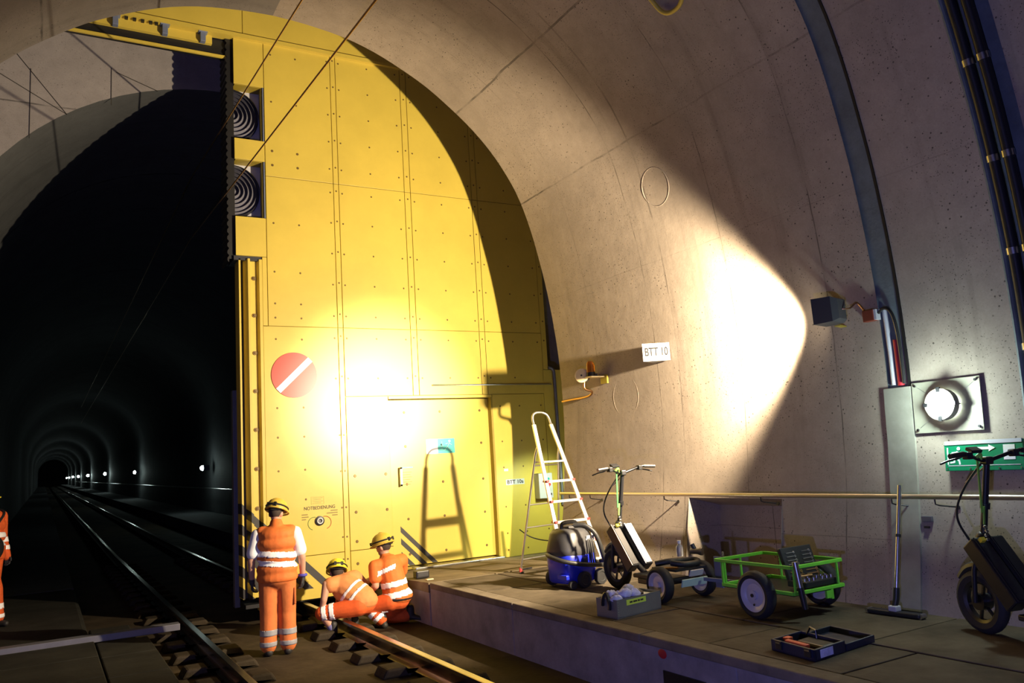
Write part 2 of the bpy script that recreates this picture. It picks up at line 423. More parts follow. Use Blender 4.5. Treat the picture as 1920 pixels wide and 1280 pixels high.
tag(ch.build('ceiling', 'headwall', smooth=False), 'rough concrete chamber behind the lining arch', kind='structure')
def climb(y): return max(0, y - 22) * .0088
ys = [HY, 14, 17, 20, 22, 26, 32, 40, 55, 75, 100, 140, 200, 300]
tb = MB(); vs = []; m = n + 1
for y in ys: vs += [(x, y, z + climb(y)) for x, z in (tun(k) for k in range(m))]
tb.add(vs, [(i * m + k, i * m + k + 1, (i + 1) * m + k + 1, (i + 1) * m + k) for i in range(len(ys) - 1) for k in range(n)])
tag(tb.build('wall_tunnel', 'tunnel', angle=60), 'dark vault of the running tunnel receding into the distance', kind='structure')
fl = MB(); vs = []
yf = [-5, 3, 6, 9] + ys
for y in yf: vs += [(-1.9, y, -.18 + climb(y)), (8.6 if y < 13 else 6.2, y, -.18 + climb(y))]
fl.add(vs, [(2 * i, 2 * i + 1, 2 * i + 3, 2 * i + 2) for i in range(len(yf) - 1)])
flo = tag(fl.build('floor', 'track_floor', smooth=False), 'brown stained concrete track floor between platform and slabs', kind='structure')
for x0, x1, nm in ((4.35, 6.1, 'walkway_right'), (-1.6, .48, 'walkway_left')):
    zt = .22 if x0 > 0 else .0
    wk = MB(); vs = []
    yw = [12.3 if x0 > 0 else 16.25] + ys[2 if x0 > 0 else 3:]
    for y in yw: vs += [(x0, y, -.18 + climb(y)), (x0, y, zt + climb(y)), (x1, y, zt + climb(y)), (x1, y, -.18 + climb(y))]
    wk.add(vs, [(4 * i + a, 4 * i + a + 1, 4 * i + a + 5, 4 * i + a + 4) for i in range(len(yw) - 1) for a in range(3)] + [(0, 1, 2, 3)])
    tag(wk.build('floor_' + nm, 'tunnel', smooth=False), 'concrete side walkway inside the running tunnel', kind='structure')

# platform: body, kerb stones, cover slabs
pf = empty('floor_platform', (5, 6, .32), 'raised concrete side platform with cover slabs and kerb edge', kind='structure')
b = MB()
for y0, y1 in ((-5, 1.2), (1.206, 4.24), (4.246, 7.27), (7.276, 9.26), (9.285, 11.6)):
    zt = .285 if y0 < 9.2 else .31
    bb = MB(); bb.box(4.03, 8.4 if y0 > 9.2 else 6.15, y0, y1, -.3, .275 if y0 < 9.2 else .20); bb.build('face_block', 'platform_face', pf, bevel=.008, smooth=False)
kerb = None
y = -4.7
def piece(me_box, mname, name, parent, bevel=.006):
    return me_box.build(name, mname, parent, smooth=False, bevel=bevel)
kb = piece(MB().box(4.022, 4.19, 0, 1.99, .25, .32), 'kerb', 'kerb_stone', pf, .012)
yk = [9.265 - 2.0 * i for i in range(1, 7)]
for i, yy in enumerate(yk):
    o = kb if i == 0 else kb.copy()
    if i: C.objects.link(o)
    o.location.y = yy
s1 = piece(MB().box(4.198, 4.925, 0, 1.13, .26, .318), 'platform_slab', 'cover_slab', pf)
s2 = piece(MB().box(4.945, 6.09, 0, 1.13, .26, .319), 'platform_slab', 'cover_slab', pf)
for i, base in ((0, s1), (1, s2)):
    ncop = 0
    for j in range(12):
        yy = 9.262 - 1.145 * (j + 1) + (.0 if i == 0 else .4 if j else .0)
        o = base if j == 0 else base.copy()
        if j: C.objects.link(o)
        o.location.y = yy; o.location.z = random.uniform(-.003, .003)
# slabs that fall gently towards the gate
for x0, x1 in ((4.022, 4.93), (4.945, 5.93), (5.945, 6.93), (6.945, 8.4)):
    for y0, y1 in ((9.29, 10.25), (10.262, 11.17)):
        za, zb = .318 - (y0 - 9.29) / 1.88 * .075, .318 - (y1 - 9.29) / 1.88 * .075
        MB().add([(x, yy, z) for x in (x0, x1) for yy, zt in ((y0, za), (y1, zb)) for z in (.20, zt)], [(0, 1, 3, 2), (4, 6, 7, 5), (0, 4, 5, 1), (2, 3, 7, 6), (0, 2, 6, 4), (1, 5, 7, 3)]).build('cover_slab', 'platform_slab_lit', pf, smooth=False, bevel=.005)
rd = MB(); rd.ball((4.026, 5.0, .215), (.004, .05, .035), 12); rd.build('paint_spot', 'red_pipe', pf, label='red paint spot on the platform face')
bx = MB(); bx.box(4.018, 4.034, 4.55, 5.0, -.18, .10); bx.build('cable_recess', 'black', pf)
cy = MB(); cy.cyl((4.0, 4.72, -.02), (4.06, 4.72, -.02), .09, n=20); cy.build('pipe_end', 'rubber', pf)

# ground left of the track
gl = empty('floor_left', (-.5, 9, -.02), 'dark concrete slabs beside the track', kind='structure')
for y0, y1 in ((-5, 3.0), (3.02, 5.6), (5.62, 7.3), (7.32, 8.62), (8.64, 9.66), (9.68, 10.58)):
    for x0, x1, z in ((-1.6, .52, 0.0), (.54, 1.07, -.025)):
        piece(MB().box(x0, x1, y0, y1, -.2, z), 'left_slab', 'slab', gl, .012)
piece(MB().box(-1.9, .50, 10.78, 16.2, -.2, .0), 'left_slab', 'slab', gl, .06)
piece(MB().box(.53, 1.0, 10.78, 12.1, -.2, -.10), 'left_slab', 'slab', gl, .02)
st = MB(); st.box(-1.2, 1.42, 10.60, 10.76, -.02, .055)
tag(st.build('steel_channel', 'grey_metal', smooth=False, bevel=.006), 'grey steel channel laid across the slabs at right angles to the rails', 'channel')

# rails and sleepers
def rail(x):
    pr = [(-.036, 0), (-.03, .004), (.03, .004), (.036, 0), (.036, -.03), (.01, -.042), (.008, -.125), (.07, -.145), (.07, -.157), (-.07, -.157), (-.07, -.145), (-.008, -.125), (-.01, -.042), (-.036, -.03)]
    yy = [-4] + [y for y in yf if y > 2]
    mb = MB(); m = len(pr); vs = []
    for y in yy: vs += [(x + a, y, b_ + climb(y)) for a, b_ in pr]
    mb.add(vs, [(i * m + k, i * m + (k + 1) % m, (i + 1) * m + (k + 1) % m, (i + 1) * m + k) for i in range(len(yy) - 1) for k in range(m)])
    return mb
tag(rail(1.55).build('rail', 'rail_steel', angle=30), 'shiny steel rail on the side of the dark slabs', 'rail')
tag(rail(3.05).build('rail', 'rail_steel', angle=30), 'shiny steel rail on the platform side, running under the yellow gate', 'rail')
sb = MB()
sb.prism([(-.37, -.18), (.37, -.18), (.32, -.095), (.13, -.095), (.105, -.158), (-.105, -.158), (-.13, -.095), (-.32, -.095)], (0, -.13, 0), (1, 0, 0), (0, 0, 1), (0, 1, 0), .26)
blk = None
for x in (1.55, 3.05):
    for i in range(24):
        y = 4.6 + .71 * i
        if blk is None: o = blk = sb.build('sleeper_block', 'sleeper', smooth=False, bevel=.02)
        else: o = blk.copy(); C.objects.link(o)
        o.location = (x, y, climb(y))
        tag(o, 'brown concrete sleeper block under the rail by the dark slabs' if x < 2 else 'brown concrete sleeper block under the rail by the platform', 'sleeper', 'sleeper blocks under the rails')
# contact wires
for (y0, z0), (y1, z1), r, lab in (((7.1, 6.15), (10.5, 6.42), .009, 'upper overhead wire carrying the contact line'), ((5.21, 5.10), (10.56, 5.44), .009, 'lower overhead contact wire for the trains')):
    s_ = (z1 - z0) / (y1 - y0); mb = MB()
    mb.tube([(2.05, -4, z0 + s_ * (-4 - y0)), (2.05, y0, z0), (2.05, y1, z1), (2.05, 14, z1 + s_ * (14 - y1)), (2.05, 60, z1 + s_ * (14 - y1) + .1)], r, 8)
    tag(mb.build('overhead_wire', 'copper'), lab, 'wire')
# lamps along the running tunnel
for i, (y, z, r) in enumerate(((35.3, 2.14, .10), (63.9, 2.44, .12), (96.5, 2.83, .15), (134.8, 3.18, .20), (172.8, 3.50, .22), (205, 3.8, .2), (235, 4.0, .2), (262, 4.2, .2))):
    e = empty('tunnel_lamp', (5.6, y, z), 'small white lamp on the far wall of the running tunnel', 'lamp', 'lamps receding along the tunnel wall')
    MB().ball((5.6, y, z), r, 12).build('bulb', 'lamp_far', e)
    MB().box(5.62, 5.85, y - .1, y + .1, z - .1, z + .1).build('housing', 'dark_steel', e)
    if i < 4: light('tunnel_lamp_light', 'POINT', (5.35, y, z), 7 + i * 5, (.75, 1, .92), radius=.1)
rl = MB(); rl.tube([(5.75, y, 1.2 + climb(y)) for y in (14, 22, 40, 75, 200)], .022, 6)
tag(rl.build('tunnel_handrail', 'steel'), 'thin steel handrail along the wall of the running tunnel', 'handrail')
# ================================================================= THE SLIDING GATE
GY = 11.18
gate = empty('sliding_gate', (4.6, 11.4, .1), 'huge bright yellow steel sliding gate with bolted panels and wicket door', 'gate')
G = .004
def panel(x0, x1, z0, z1, m='yellow', y=GY, nm='panel', d=.03):
    return MB().box(x0 + G, x1 - G, y, y + d, z0 + G, z1 - G).build(nm, m, gate, smooth=False, bevel=.003)
Z1, Z2, Z3, ZT = 2.74, 3.73, 5.88, 7.92
# left column with the louvre cut-outs
panel(2.64, 3.62, Z3, ZT); panel(2.64, 3.62, Z2, Z3); panel(2.57, 3.62, .60, Z2); panel(2.57, 3.62, .03, .60)
for z0, z1 in ((7.19, ZT), (6.08, 6.39), (4.70, 5.26)): panel(2.22, 2.64, z0, z1, nm='edge_panel')
panel(2.57, 2.64, Z2, 4.70, nm='edge_panel')
for x0, x1 in ((3.62, 3.70), (4.74, 4.84), (5.90, 6.00)):
    for z0, z1 in ((Z3, ZT), (Z2, Z3), (Z1 if x0 > 4 else .05, Z2)): panel(x0, x1, z0, z1, nm='cover_strip', d=.026)
for x0, x1 in ((3.70, 4.74), (4.84, 5.90), (6.00, 7.04)):
    for z0, z1 in ((Z3, ZT), (Z2, Z3), (Z1, Z2)): panel(x0, x1, z0, z1)
panel(7.04, 7.14, 3.13, ZT, nm='cover_strip')
panel(3.70, 4.34, .60, Z1); panel(3.70, 4.34, .17, .60)
panel(6.06, 7.02, .24, Z1); panel(7.02, 7.75, .24, 3.13)
panel(4.34, 6.06, 2.69, Z1, nm='door_head')
# frame behind the panels
bk = MB(); bk.box(2.64, 4.30, GY + .032, 11.64, .06, 9.2); bk.box(4.30, 6.10, GY + .032, 11.64, 2.72, 9.2); bk.box(6.06, 7.14, GY + .032, 11.64, .2, 9.2)
bk.box(4.30, 6.10, GY + .16, 11.64, .2, 2.75)
for z0, z1 in ((7.19, 9.2), (6.08, 6.39), (4.70, 5.26)): bk.box(2.24, 2.66, GY + .032, 11.64, z0, z1)
bk.box(2.24, 2.64, 11.50, 11.64, 5.0, 7.4); bk.box(2.60, 2.66, GY + .031, 11.3, 4.7, 7.3); bk.box(7.0, 7.75, GY + .032, 11.5, .2, 3.1)
bk.build('gate_frame', 'yellow_dull', gate, smooth=False)
# wicket door
dr = MB().box(4.37, 6.03, GY + .10, GY + .15, .29, 2.68).build('wicket_door', 'yellow_door', gate, smooth=False, bevel=.004)
MB().box(6.03, 6.062, GY - .004, GY + .15, .28, 2.70).build('door_jamb', 'yellow_dull', gate, smooth=False)
MB().box(4.62, 6.08, GY - .10, GY + .06, .235, .275).build('door_sill', 'steel', gate, smooth=False, bevel=.01)
h = MB(); h.box(4.50, 4.525, GY + .03, GY + .05, 1.43, 1.70); h.box(4.50, 4.525, GY + .03, GY + .1, 1.43, 1.455); h.box(4.50, 4.525, GY + .03, GY + .1, 1.675, 1.70)
h.build('door_handle', 'steel', dr, label='steel pull handle')
MB().box(4.53, 4.72, GY + .097, GY + .1, 1.685, 1.70).build('blue_line', 'teal_sign', dr)
nt_ = MB(); [nt_.box(4.56, 4.70 - .02 * (i % 2), GY + .097, GY + .1, 1.62 - .035 * i, 1.628 - .035 * i) for i in range(6)]; nt_.build('door_notice', 'ink_faint', dr)
for a, b_ in ((4.49, .86), (4.49, .69), (4.49, .50)):       # slanted stripes low on the door
    L = a + (b_ - .30); MB().prism([(a, b_), (a, b_ - .085), (a + (b_ - .085 - .295), .295), (a + (b_ - .295), .295)], (0, GY + .097, 0), (1, 0, 0), (0, 0, 1), (0, 1, 0), .003).build('warning_stripe', 'black_paint', dr, smooth=False)
# louvres
for zc in (6.79, 5.67):
    MB().box(2.22, 2.63, 11.42, 11.44, zc - .42, zc + .42).build('louvre_backplate', 'white_panel', gate, smooth=False)
    lv = MB(); nseg = 32
    def half(r0, r1, y0, y1):
        pts0 = [(2.225 + r0 * math.sin(math.pi * i / nseg), zc + r0 * math.cos(math.pi * i / nseg)) for i in range(nseg + 1)]
        pts1 = [(2.225 + r1 * math.sin(math.pi * i / nseg), zc + r1 * math.cos(math.pi * i / nseg)) for i in range(nseg + 1)]
        m_ = MB(); vs = [(x, y0, z) for x, z in pts0] + [(x, y1, z) for x, z in pts1]
        k = nseg + 1
        m_.add(vs, [(i, i + 1, k + i + 1, k + i) for i in range(nseg)]); return m_
    d_ = half(.0, .375, 11.40, 11.40); d_.build('louvre_disc', 'louvre_dark', gate)
    for j in range(6):
        r0 = .025 + .059 * j
        q = half(r0, r0 + .034, 11.33, 11.395); q.build('louvre_ring', 'louvre', gate)
    o2 = half(.365, .385, 11.32, 11.42); o2.build('louvre_rim', 'louvre_dark', gate)
    MB().box(2.618, 2.632, GY + .002, 11.43, zc - .41, zc + .41).build('reveal', 'blue_steel', gate, smooth=False)
# leading edge: black toothed seal above, corrugated post below
sl = [(2.23, 4.66), (2.23, 7.9)]; zz = 7.9
while zz > 4.7:
    sl += [(2.145, zz), (2.125, zz - .03), (2.125, zz - .065), (2.145, zz - .09)]; zz -= .1
MB().prism(sl + [(2.145, 4.66)], (0, GY + .06, 0), (1, 0, 0), (0, 0, 1), (0, 1, 0), .42).build('edge_seal', 'black', gate, smooth=False, label='black toothed rubber seal')
MB().box(2.20, 2.62, GY + .02, 11.6, 4.64, 4.70).build('seal_foot', 'dark_steel', gate, smooth=False)
def vmat():
    m = M['yellow'].copy(); m.name = 'striped_yellow'; nt = m.node_tree; b = nt.nodes['Principled BSDF']; src = b.inputs['Base Color'].links[0].from_socket
    tc = nt.nodes.new('ShaderNodeTexCoord'); sp = nt.nodes.new('ShaderNodeSeparateXYZ'); nt.links.new(tc.outputs['Object'], sp.inputs[0])
    def mt(op, a, c):
        n = nt.nodes.new('ShaderNodeMath'); n.operation = op
        for i, x in enumerate((a, c)):
            if isinstance(x, (int, float)): n.inputs[i].default_value = x
            else: nt.links.new(x, n.inputs[i])
        return n.outputs[0]
    s_ = mt('FRACT', mt('DIVIDE', mt('ADD', sp.outputs[0], sp.outputs[2]), .268), 0)
    k = mt('MULTIPLY', mt('LESS_THAN', s_, .5), mt('LESS_THAN', mt('ADD', sp.outputs[0], sp.outputs[2]), 3.74))
    mx = nt.nodes.new('ShaderNodeMix'); mx.data_type = 'RGBA'; nt.links.new(k, mx.inputs[0]); nt.links.new(src, mx.inputs[6]); mx.inputs[7].default_value = (.03, .028, .028, 1)
    nt.links.new(mx.outputs[2], b.inputs['Base Color']); M['striped'] = m
vmat()
# profile (x, y): thin front lip, black gap, angled cheek, ridge, recessed web with bolts, flat flange
prof = [(2.335, 11.27), (2.375, 11.16), (2.405, 11.16), (2.425, 11.25), (2.51, 11.25), (2.53, 11.175), (2.57, 11.175), (2.57, 11.5), (2.335, 11.5)]
MB().prism(prof, (0, 0, .14), (1, 0, 0), (0, 1, 0), (0, 0, 1), 4.52).build('leading_post', 'striped', gate, smooth=False)
MB().box(2.262, 2.286, 11.20, 11.46, .14, 4.66).build('front_lip', 'striped', gate, smooth=False)
MB().box(2.286, 2.335, 11.30, 11.48, .14, 4.66).build('rubber_gap', 'black', gate, smooth=False)
for i in range(8):
    z = 4.40 - .52 * i
    bo = MB(); bo.cyl((2.47, 11.25, z), (2.47, 11.235, z), .028, n=14); bo.cyl((2.47, 11.235, z), (2.47, 11.222, z), .014, n=6); bo.build('post_bolt', 'bolt', gate)
# slanted warning stripes across the lower left panel
def stripe(c, x0=2.58, xr=3.46, zb=.17):
    # band x+z in [c, c+.125], clipped left at x0, right at xr and below at zb
    hi, lo = c + .125, c
    P = [(x0, hi - x0), (x0, max(lo - x0, zb))]
    P += [(lo - zb, zb), (hi - zb, zb)] if lo - x0 > zb else [(hi - zb, zb)]
    MB().prism(P, (0, GY - .003, 0), (1, 0, 0), (0, 0, 1), (0, 1, 0), .0035).build('warning_stripe', 'black_paint', gate, smooth=False)
for c in (3.49, 3.222, 2.954): stripe(c)
tb_ = MB(); tb_.box(2.5, 2.93, GY - .03, GY + .3, -.05, .0); tb_.build('toe_bar', 'yellow', gate, smooth=False)
MB().box(2.3, 4.02, GY + .05, 11.6, .012, .06).build('bottom_beam', 'black', gate, smooth=False)
# rivet and bolt heads (a few pixels each)
bh = MB()
def dot(x, z, r=.014, y=GY): bh.cyl((x, y, z), (x, y - .006, z), r, r * .7, 8)
for x in (3.57, 3.66, 3.75, 4.66, 4.79, 4.90, 5.84, 5.95, 6.06, 6.96, 7.09):
    zs = [7.78 - .42 * i for i in range(5)] + [5.74 - .46 * i for i in range(5)] + [3.58, 3.0]
    for i, z in enumerate(zs):
        if x > 6.9 and z < 3.1: continue
        dot(x, z + (.03 if x in (3.66, 4.79, 5.95, 7.09) else 0))
for x in (4.2, 5.36, 6.5): [dot(x, z) for z in [7.78 - .42 * i for i in range(5)] + [5.74 - .46 * i for i in range(5)] + [3.58, 3.0]]
for x in (2.74, 3.1): [dot(x, z, .02 if 6 < z < 6.3 else .015) for z in (7.72, 7.0, 6.26, 6.05, 5.2, 4.5, 4.05, 3.85, 3.55, 2.6, 2.2, 1.75, 1.35)]
for x in (3.80, 4.26): [dot(x, z, .022) for z in (1.62, 1.12, .72, .42)]
for x in (3.6, 3.66): [dot(x, z) for z in (2.2, 1.7, 1.2, .8, .5)]
for x in (4.62, 5.2, 5.88): [dot(x, z, .02, GY + .1) for z in (2.5, 2.0, 1.45, .95, .45)]
for x in (6.2, 6.55, 6.95): [dot(x, z) for z in (2.55, 2.0, 1.6, 1.0, .6, .35)]
o = bh.build('bolt_heads', 'bolt', gate); o['kind'] = 'stuff'
# emergency control: socket, lettering, arcs
so = MB(); so.lathe([(0, -.012), (.022, -.012), (.024, -.03), (.045, -.03), (.048, -.012), (.06, -.010), (.062, 0)], (3.28, GY, 1.05), (0, 1, 0), 28); so.build('crank_socket', 'dark_steel', gate, label='round steel crank socket')
MB().torus((3.28, GY - .028, 1.05), (0, 1, 0), .036, .007, 28, 8).build('socket_ring', 'white', gate)
MB().lathe([(.046, -.022), (.064, -.018), (.066, 0), (.046, 0)], (3.28, GY, 1.05), (0, 1, 0), 28, True).build('socket_collar', 'black', gate)
text('NOTBEDIENUNG', 'lettering', 'ink', gate, (3.285, GY - .002, 1.225), (1, 0, 0), (0, 0, 1), .064, .0008, width=.43, bold=.0006)
for x0, z0, ws, sgn in ((3.035, 1.145, (.085, .095, .06), 1), (3.535, 1.175, (.10, .155, .08), -1)):      # blurred small print
    sm = MB()
    for k, w_ in enumerate(ws): sm.box(min(x0, x0 + sgn * w_), max(x0, x0 + sgn * w_), GY - .001, GY, z0 - .032 * k - .007, z0 - .032 * k + .007)
    o = sm.build('small_print', 'ink_faint', gate, smooth=False); o['kind'] = 'stuff'
nb_ = MB()
for p0, p1 in (((3.17, 1.375), (3.345, 1.375)), ((3.345, 1.375), (3.345, 1.275)), ((3.345, 1.275), (3.17, 1.275)), ((3.17, 1.275), (3.17, 1.375))): nb_.bar((p0[0], GY - .001, p0[1]), (p1[0], GY - .001, p1[1]), .002, .004, (0, 1, 0))
for i in range(4): nb_.box(3.185, 3.33 - .02 * (i % 2), GY - .001, GY, 1.355 - .022 * i, 1.360 - .022 * i)
nb_.build('notice', 'ink_faint', gate)
for s_, m_ in ((-1, 'ink_green'), (1, 'ink_red')):
    cx = 3.28 + s_ * .075
    MB().tube([(cx + s_ * .085 * math.sin(a), GY - .002, 1.02 + .085 * math.cos(a)) for a in [i * .26 for i in range(-1, 12)]], .0045, 6).build('turn_arrow', m_, gate)
# top beam and rail
MB().box(-3.6, 7.6, GY - .06, GY + .1, 7.87, 7.93).build('beam_flange', 'yellow', gate, smooth=False)
for x0, x1 in ((-3.6, -.4), (-.4, 2.35), (2.35, 4.9), (4.9, 7.6)): panel(x0, x1, 7.935, 9.3, y=GY - .02, nm='beam_panel')
MB().box(-3.6, 1.95, GY + .06, GY + .12, 7.75, 7.90).build('beam_web', 'yellow', gate, smooth=False)
MB().box(-3.6, 2.20, GY + .125, GY + .2, 7.60, 7.90).build('beam_slot', 'black', gate, smooth=False)
MB().box(-3.6, 2.14, GY + .09, GY + .12, 7.585, 7.625).build('beam_lower_flange', 'yellow', gate, smooth=False)
for x in (.72, 1.33, 1.82):
    k = MB(); k.box(x - .035, x + .035, GY - .02, GY + .07, 7.73, 7.885); k.box(x - .06, x + .06, GY - .035, GY + .07, 7.86, 7.885); k.build('roller_bracket', 'blue_steel', gate, smooth=False, bevel=.005)
cl = MB()
for x in (.85, .95, 1.05, 1.15, 1.22): cl.box(x - .02, x + .02, GY - .03, GY + .02, 7.84, 7.875)
o = cl.build('clamps', 'black', gate, smooth=False); o['kind'] = 'stuff'
# conduits on the gate
MB().tube([(5.05, GY - .02, 2.89), (7.17, GY - .02, 2.89)], .011, 8).build('conduit', 'steel', gate)
MB().tube([(7.12, GY - .03, 3.16), (7.18, GY - .04, 3.15), (7.215, GY - .04, 3.10), (7.22, GY - .04, 2.9), (7.22, GY - .04, .95)], .026, 10).build('conduit', 'grey_metal', gate)

# ---------------------------------------------------------------- things fixed to the gate
e = empty('closed_track_sign', (2.98, GY - .01, 2.73), 'round red disc sign with a white diagonal bar', 'sign')
MB().cyl((2.98, GY - .001, 3.05), (2.98, GY - .012, 3.05), .315, n=64).build('disc', 'red_sign', e)
a = R(44); L_ = .312
MB().prism([(-L_, -.042), (L_, -.042), (L_, .042), (-L_, .042)], (2.98, GY - .0125, 3.05), (math.cos(a), 0, math.sin(a)), (-math.sin(a), 0, math.cos(a)), (0, -1, 0), .0015).build('bar', 'sign_white', e, smooth=False)
e = empty('exit_sign', (5.2, GY + .09, 1.88), 'small green and white emergency exit sign on the wicket door', 'sign')
yS = GY + .097
MB().box(4.95, 5.14, yS - .002, yS, 1.87, 2.09).build('white_field', 'sign_white', e, smooth=False)
MB().box(5.14, 5.42, yS - .003, yS, 1.87, 2.09).build('green_field', 'teal_sign', e, smooth=False)
fg = MB(); fg.cyl((5.335, yS - .003, 2.05), (5.335, yS - .005, 2.05), .018, n=12)
for p0, p1, w_ in (((5.325, 2.025), (5.29, 1.965), .03), ((5.29, 1.965), (5.325, 1.93), .02), ((5.325, 1.93), (5.36, 1.90), .018), ((5.285, 1.965), (5.255, 1.92), .02), ((5.255, 1.92), (5.225, 1.915), .016), ((5.325, 2.02), (5.37, 1.99), .014), ((5.31, 2.02), (5.265, 2.01), .014), ((5.18, 1.98), (5.23, 1.98), .02), ((5.205, 2.05), (5.205, 1.92), .015)):
    fg.bar((p0[0], yS - .004, p0[1]), (p1[0], yS - .004, p1[1]), .002, w_, (0, 1, 0))
fg.build('running_figure', 'sign_white', e)
e = empty('number_label', (6.38, GY, 1.33), 'small white label reading BTT 10a on the gate', 'label')
MB().box(6.22, 6.55, GY - .004, GY, 1.325, 1.41).build('plate', 'white_panel', e, smooth=False)
text('BTT 10a', 'lettering', 'grey_ink', e, (6.385, GY - .0055, 1.367), (1, 0, 0), (0, 0, 1), .08, .0006, width=.29, bold=.0015)
tag(MB().box(6.20, 6.27, GY - .004, GY, 1.54, 1.575).build('blank_label', 'sign_white', smooth=False), 'tiny blank white sticker on the gate above the BTT 10a label', 'sticker')
e = empty('control_box', (6.85, GY - .1, 1.08), 'grey push-button control box on the gate behind the stepladder', 'box')
MB().box(6.73, 6.98, GY - .15, GY, 1.08, 1.47).build('case', 'white_panel', e, smooth=False, bevel=.008)
for x, z, m_ in ((6.89, 1.38, 'teal_sign'), (6.85, 1.29, 'lime'), (6.91, 1.29, 'red_plastic'), (6.89, 1.20, 'teal_sign'), (6.87, 1.14, 'black'), (6.92, 1.14, 'black')):
    MB().cyl((x, GY - .15, z), (x, GY - .175, z), .02, n=14).build('button', m_, e)
e = tag(MB().box(2.29, 2.36, 11.88, 12.0, -.05, 2.92).build('steel_post', 'grey_metal', smooth=False, bevel=.006), 'slim grey steel post beside the leading edge of the gate', 'post')
# ================================================================= FITTINGS ON THE CURVED WALL
def wp(y, z, off=0): return Vector((wall_x(z), y, z)) + wall_n(z) * off
EX, EZ = Vector((0, -1, 0)), Vector((0, 0, 1))       # right / up when facing the wall
# floodlight
d = (HOT - FLOOD).normalized(); side = d.cross(EZ).normalized(); up = side.cross(d)
e = empty('floodlight', FLOOD, 'dark square floodlight box on the concrete wall, beaming at the yellow gate', 'floodlight')
f = FLOOD - d * .055
hb = MB(); a_, b_, t_ = .125, .115, .008
fr = [f + side * (sx * a_) + up * (sz * b_) for sx, sz in ((-1, -1), (1, -1), (1, 1), (-1, 1))]
fi = [f + side * (sx * (a_ - t_)) + up * (sz * (b_ - t_)) for sx, sz in ((-1, -1), (1, -1), (1, 1), (-1, 1))]
bi = [f - d * .04 + side * (sx * (a_ - t_)) + up * (sz * (b_ - t_)) for sx, sz in ((-1, -1), (1, -1), (1, 1), (-1, 1))]
bo = [f - d * .17 + side * (sx * a_ * .92) + up * (sz * b_ * .95) for sx, sz in ((-1, -1), (1, -1), (1, 1), (-1, 1))]
bo2 = [f - d * .215 + side * (sx * a_ * .6) + up * (sz * b_ * .75) for sx, sz in ((-1, -1), (1, -1), (1, 1), (-1, 1))]
V = fr + fi + bi + bo + bo2
F_ = []
for i in range(4):
    j = (i + 1) % 4
    F_ += [(i, j, 4 + j, 4 + i), (4 + i, 4 + j, 8 + j, 8 + i), (j, i, 12 + i, 12 + j), (12 + j, 12 + i, 16 + i, 16 + j)]
F_ += [(8, 9, 10, 11), (19, 18, 17, 16)]
hb.add(V, F_); hb.build('housing', 'vac_grey', e, smooth=False)
gp = MB(); gp.add([p + d * .008 for p in bi], [(0, 1, 2, 3)]); gp.build('lens', 'flood_glass', e, smooth=False)
br = MB()
for s_ in (-1, 1): br.bar(f - d * .10 + side * .12 + up * (s_ * .122), wp(4.80, 2.835 + s_ * .12, .004), .05, .008, up)
br.build('bracket', 'yellow_dull', e, smooth=False)
e = empty('junction_box', wp(4.5, 2.76), 'small reddish brown junction box between floodlight and joint strip', 'box')
MB().obox(wp(4.50, 2.76, .035), EX, EZ, (-1, 0, 0), .055, .05, .033).build('case', 'redbox', e, smooth=False, bevel=.006)
MB().obox(wp(4.435, 2.76, .03), EX, EZ, (-1, 0, 0), .012, .045, .03).build('gland_plate', 'white_panel', e, smooth=False)
tag(MB().tube([f - d * .20, f - d * .25 + Vector((.05, 0, .0)), wp(4.62, 2.90, .03), wp(4.555, 2.82, .03)], .008, 8, sub=6).build('lamp_cable', 'copper'), 'short brown cable from floodlight to junction box', 'cable')
tag(MB().tube([wp(4.42, 2.77, .03), wp(4.36, 2.80, .03), wp(4.30, 2.76, .035), wp(4.27, 2.64, .035), wp(4.265, 2.45, .03), wp(4.262, 2.14, .03)], .014, 8, sub=6).build('supply_cable', 'black_plastic'), 'black cable running down the joint strip from the junction box', 'cable')
tag(MB().tube([wp(4.315, z, -.01) for z in (2.13, 2.25, 2.4, 2.52)], .030, 12).build('red_pipe', 'red_pipe'), 'short red pipe in the joint strip above the cover plate', 'pipe')
tag(MB().tube([wp(4.385, z, -.012) for z in (2.14, 2.35, 2.55, 2.8)], .022, 10).build('seal_profile', 'white_panel'), 'pale sealing profile beside the short red pipe', 'seal')
# cover channel below the joint
cv = MB(); zs = [.33, .75, 1.2, 1.65, 2.11]
for z0, z1 in zip(zs, zs[1:]):
    p0, p1 = wp(4.345, z0, .008), wp(4.345, z1, .008); cv.obox((p0 + p1) / 2, EX, p1 - p0, (p1 - p0).cross(EX), .125, (p1 - p0).length / 2 + .002, .014)
tag(cv.build('cover_channel', 'concrete_panel', smooth=False), 'long beige cover plate up the wall below the joint strip', 'cover')
cs = MB()
for y in (4.25, 4.45): cs.obox(wp(y, 1.97, .03), EX, EZ, (-1, 0, 0), .012, .012, .006)
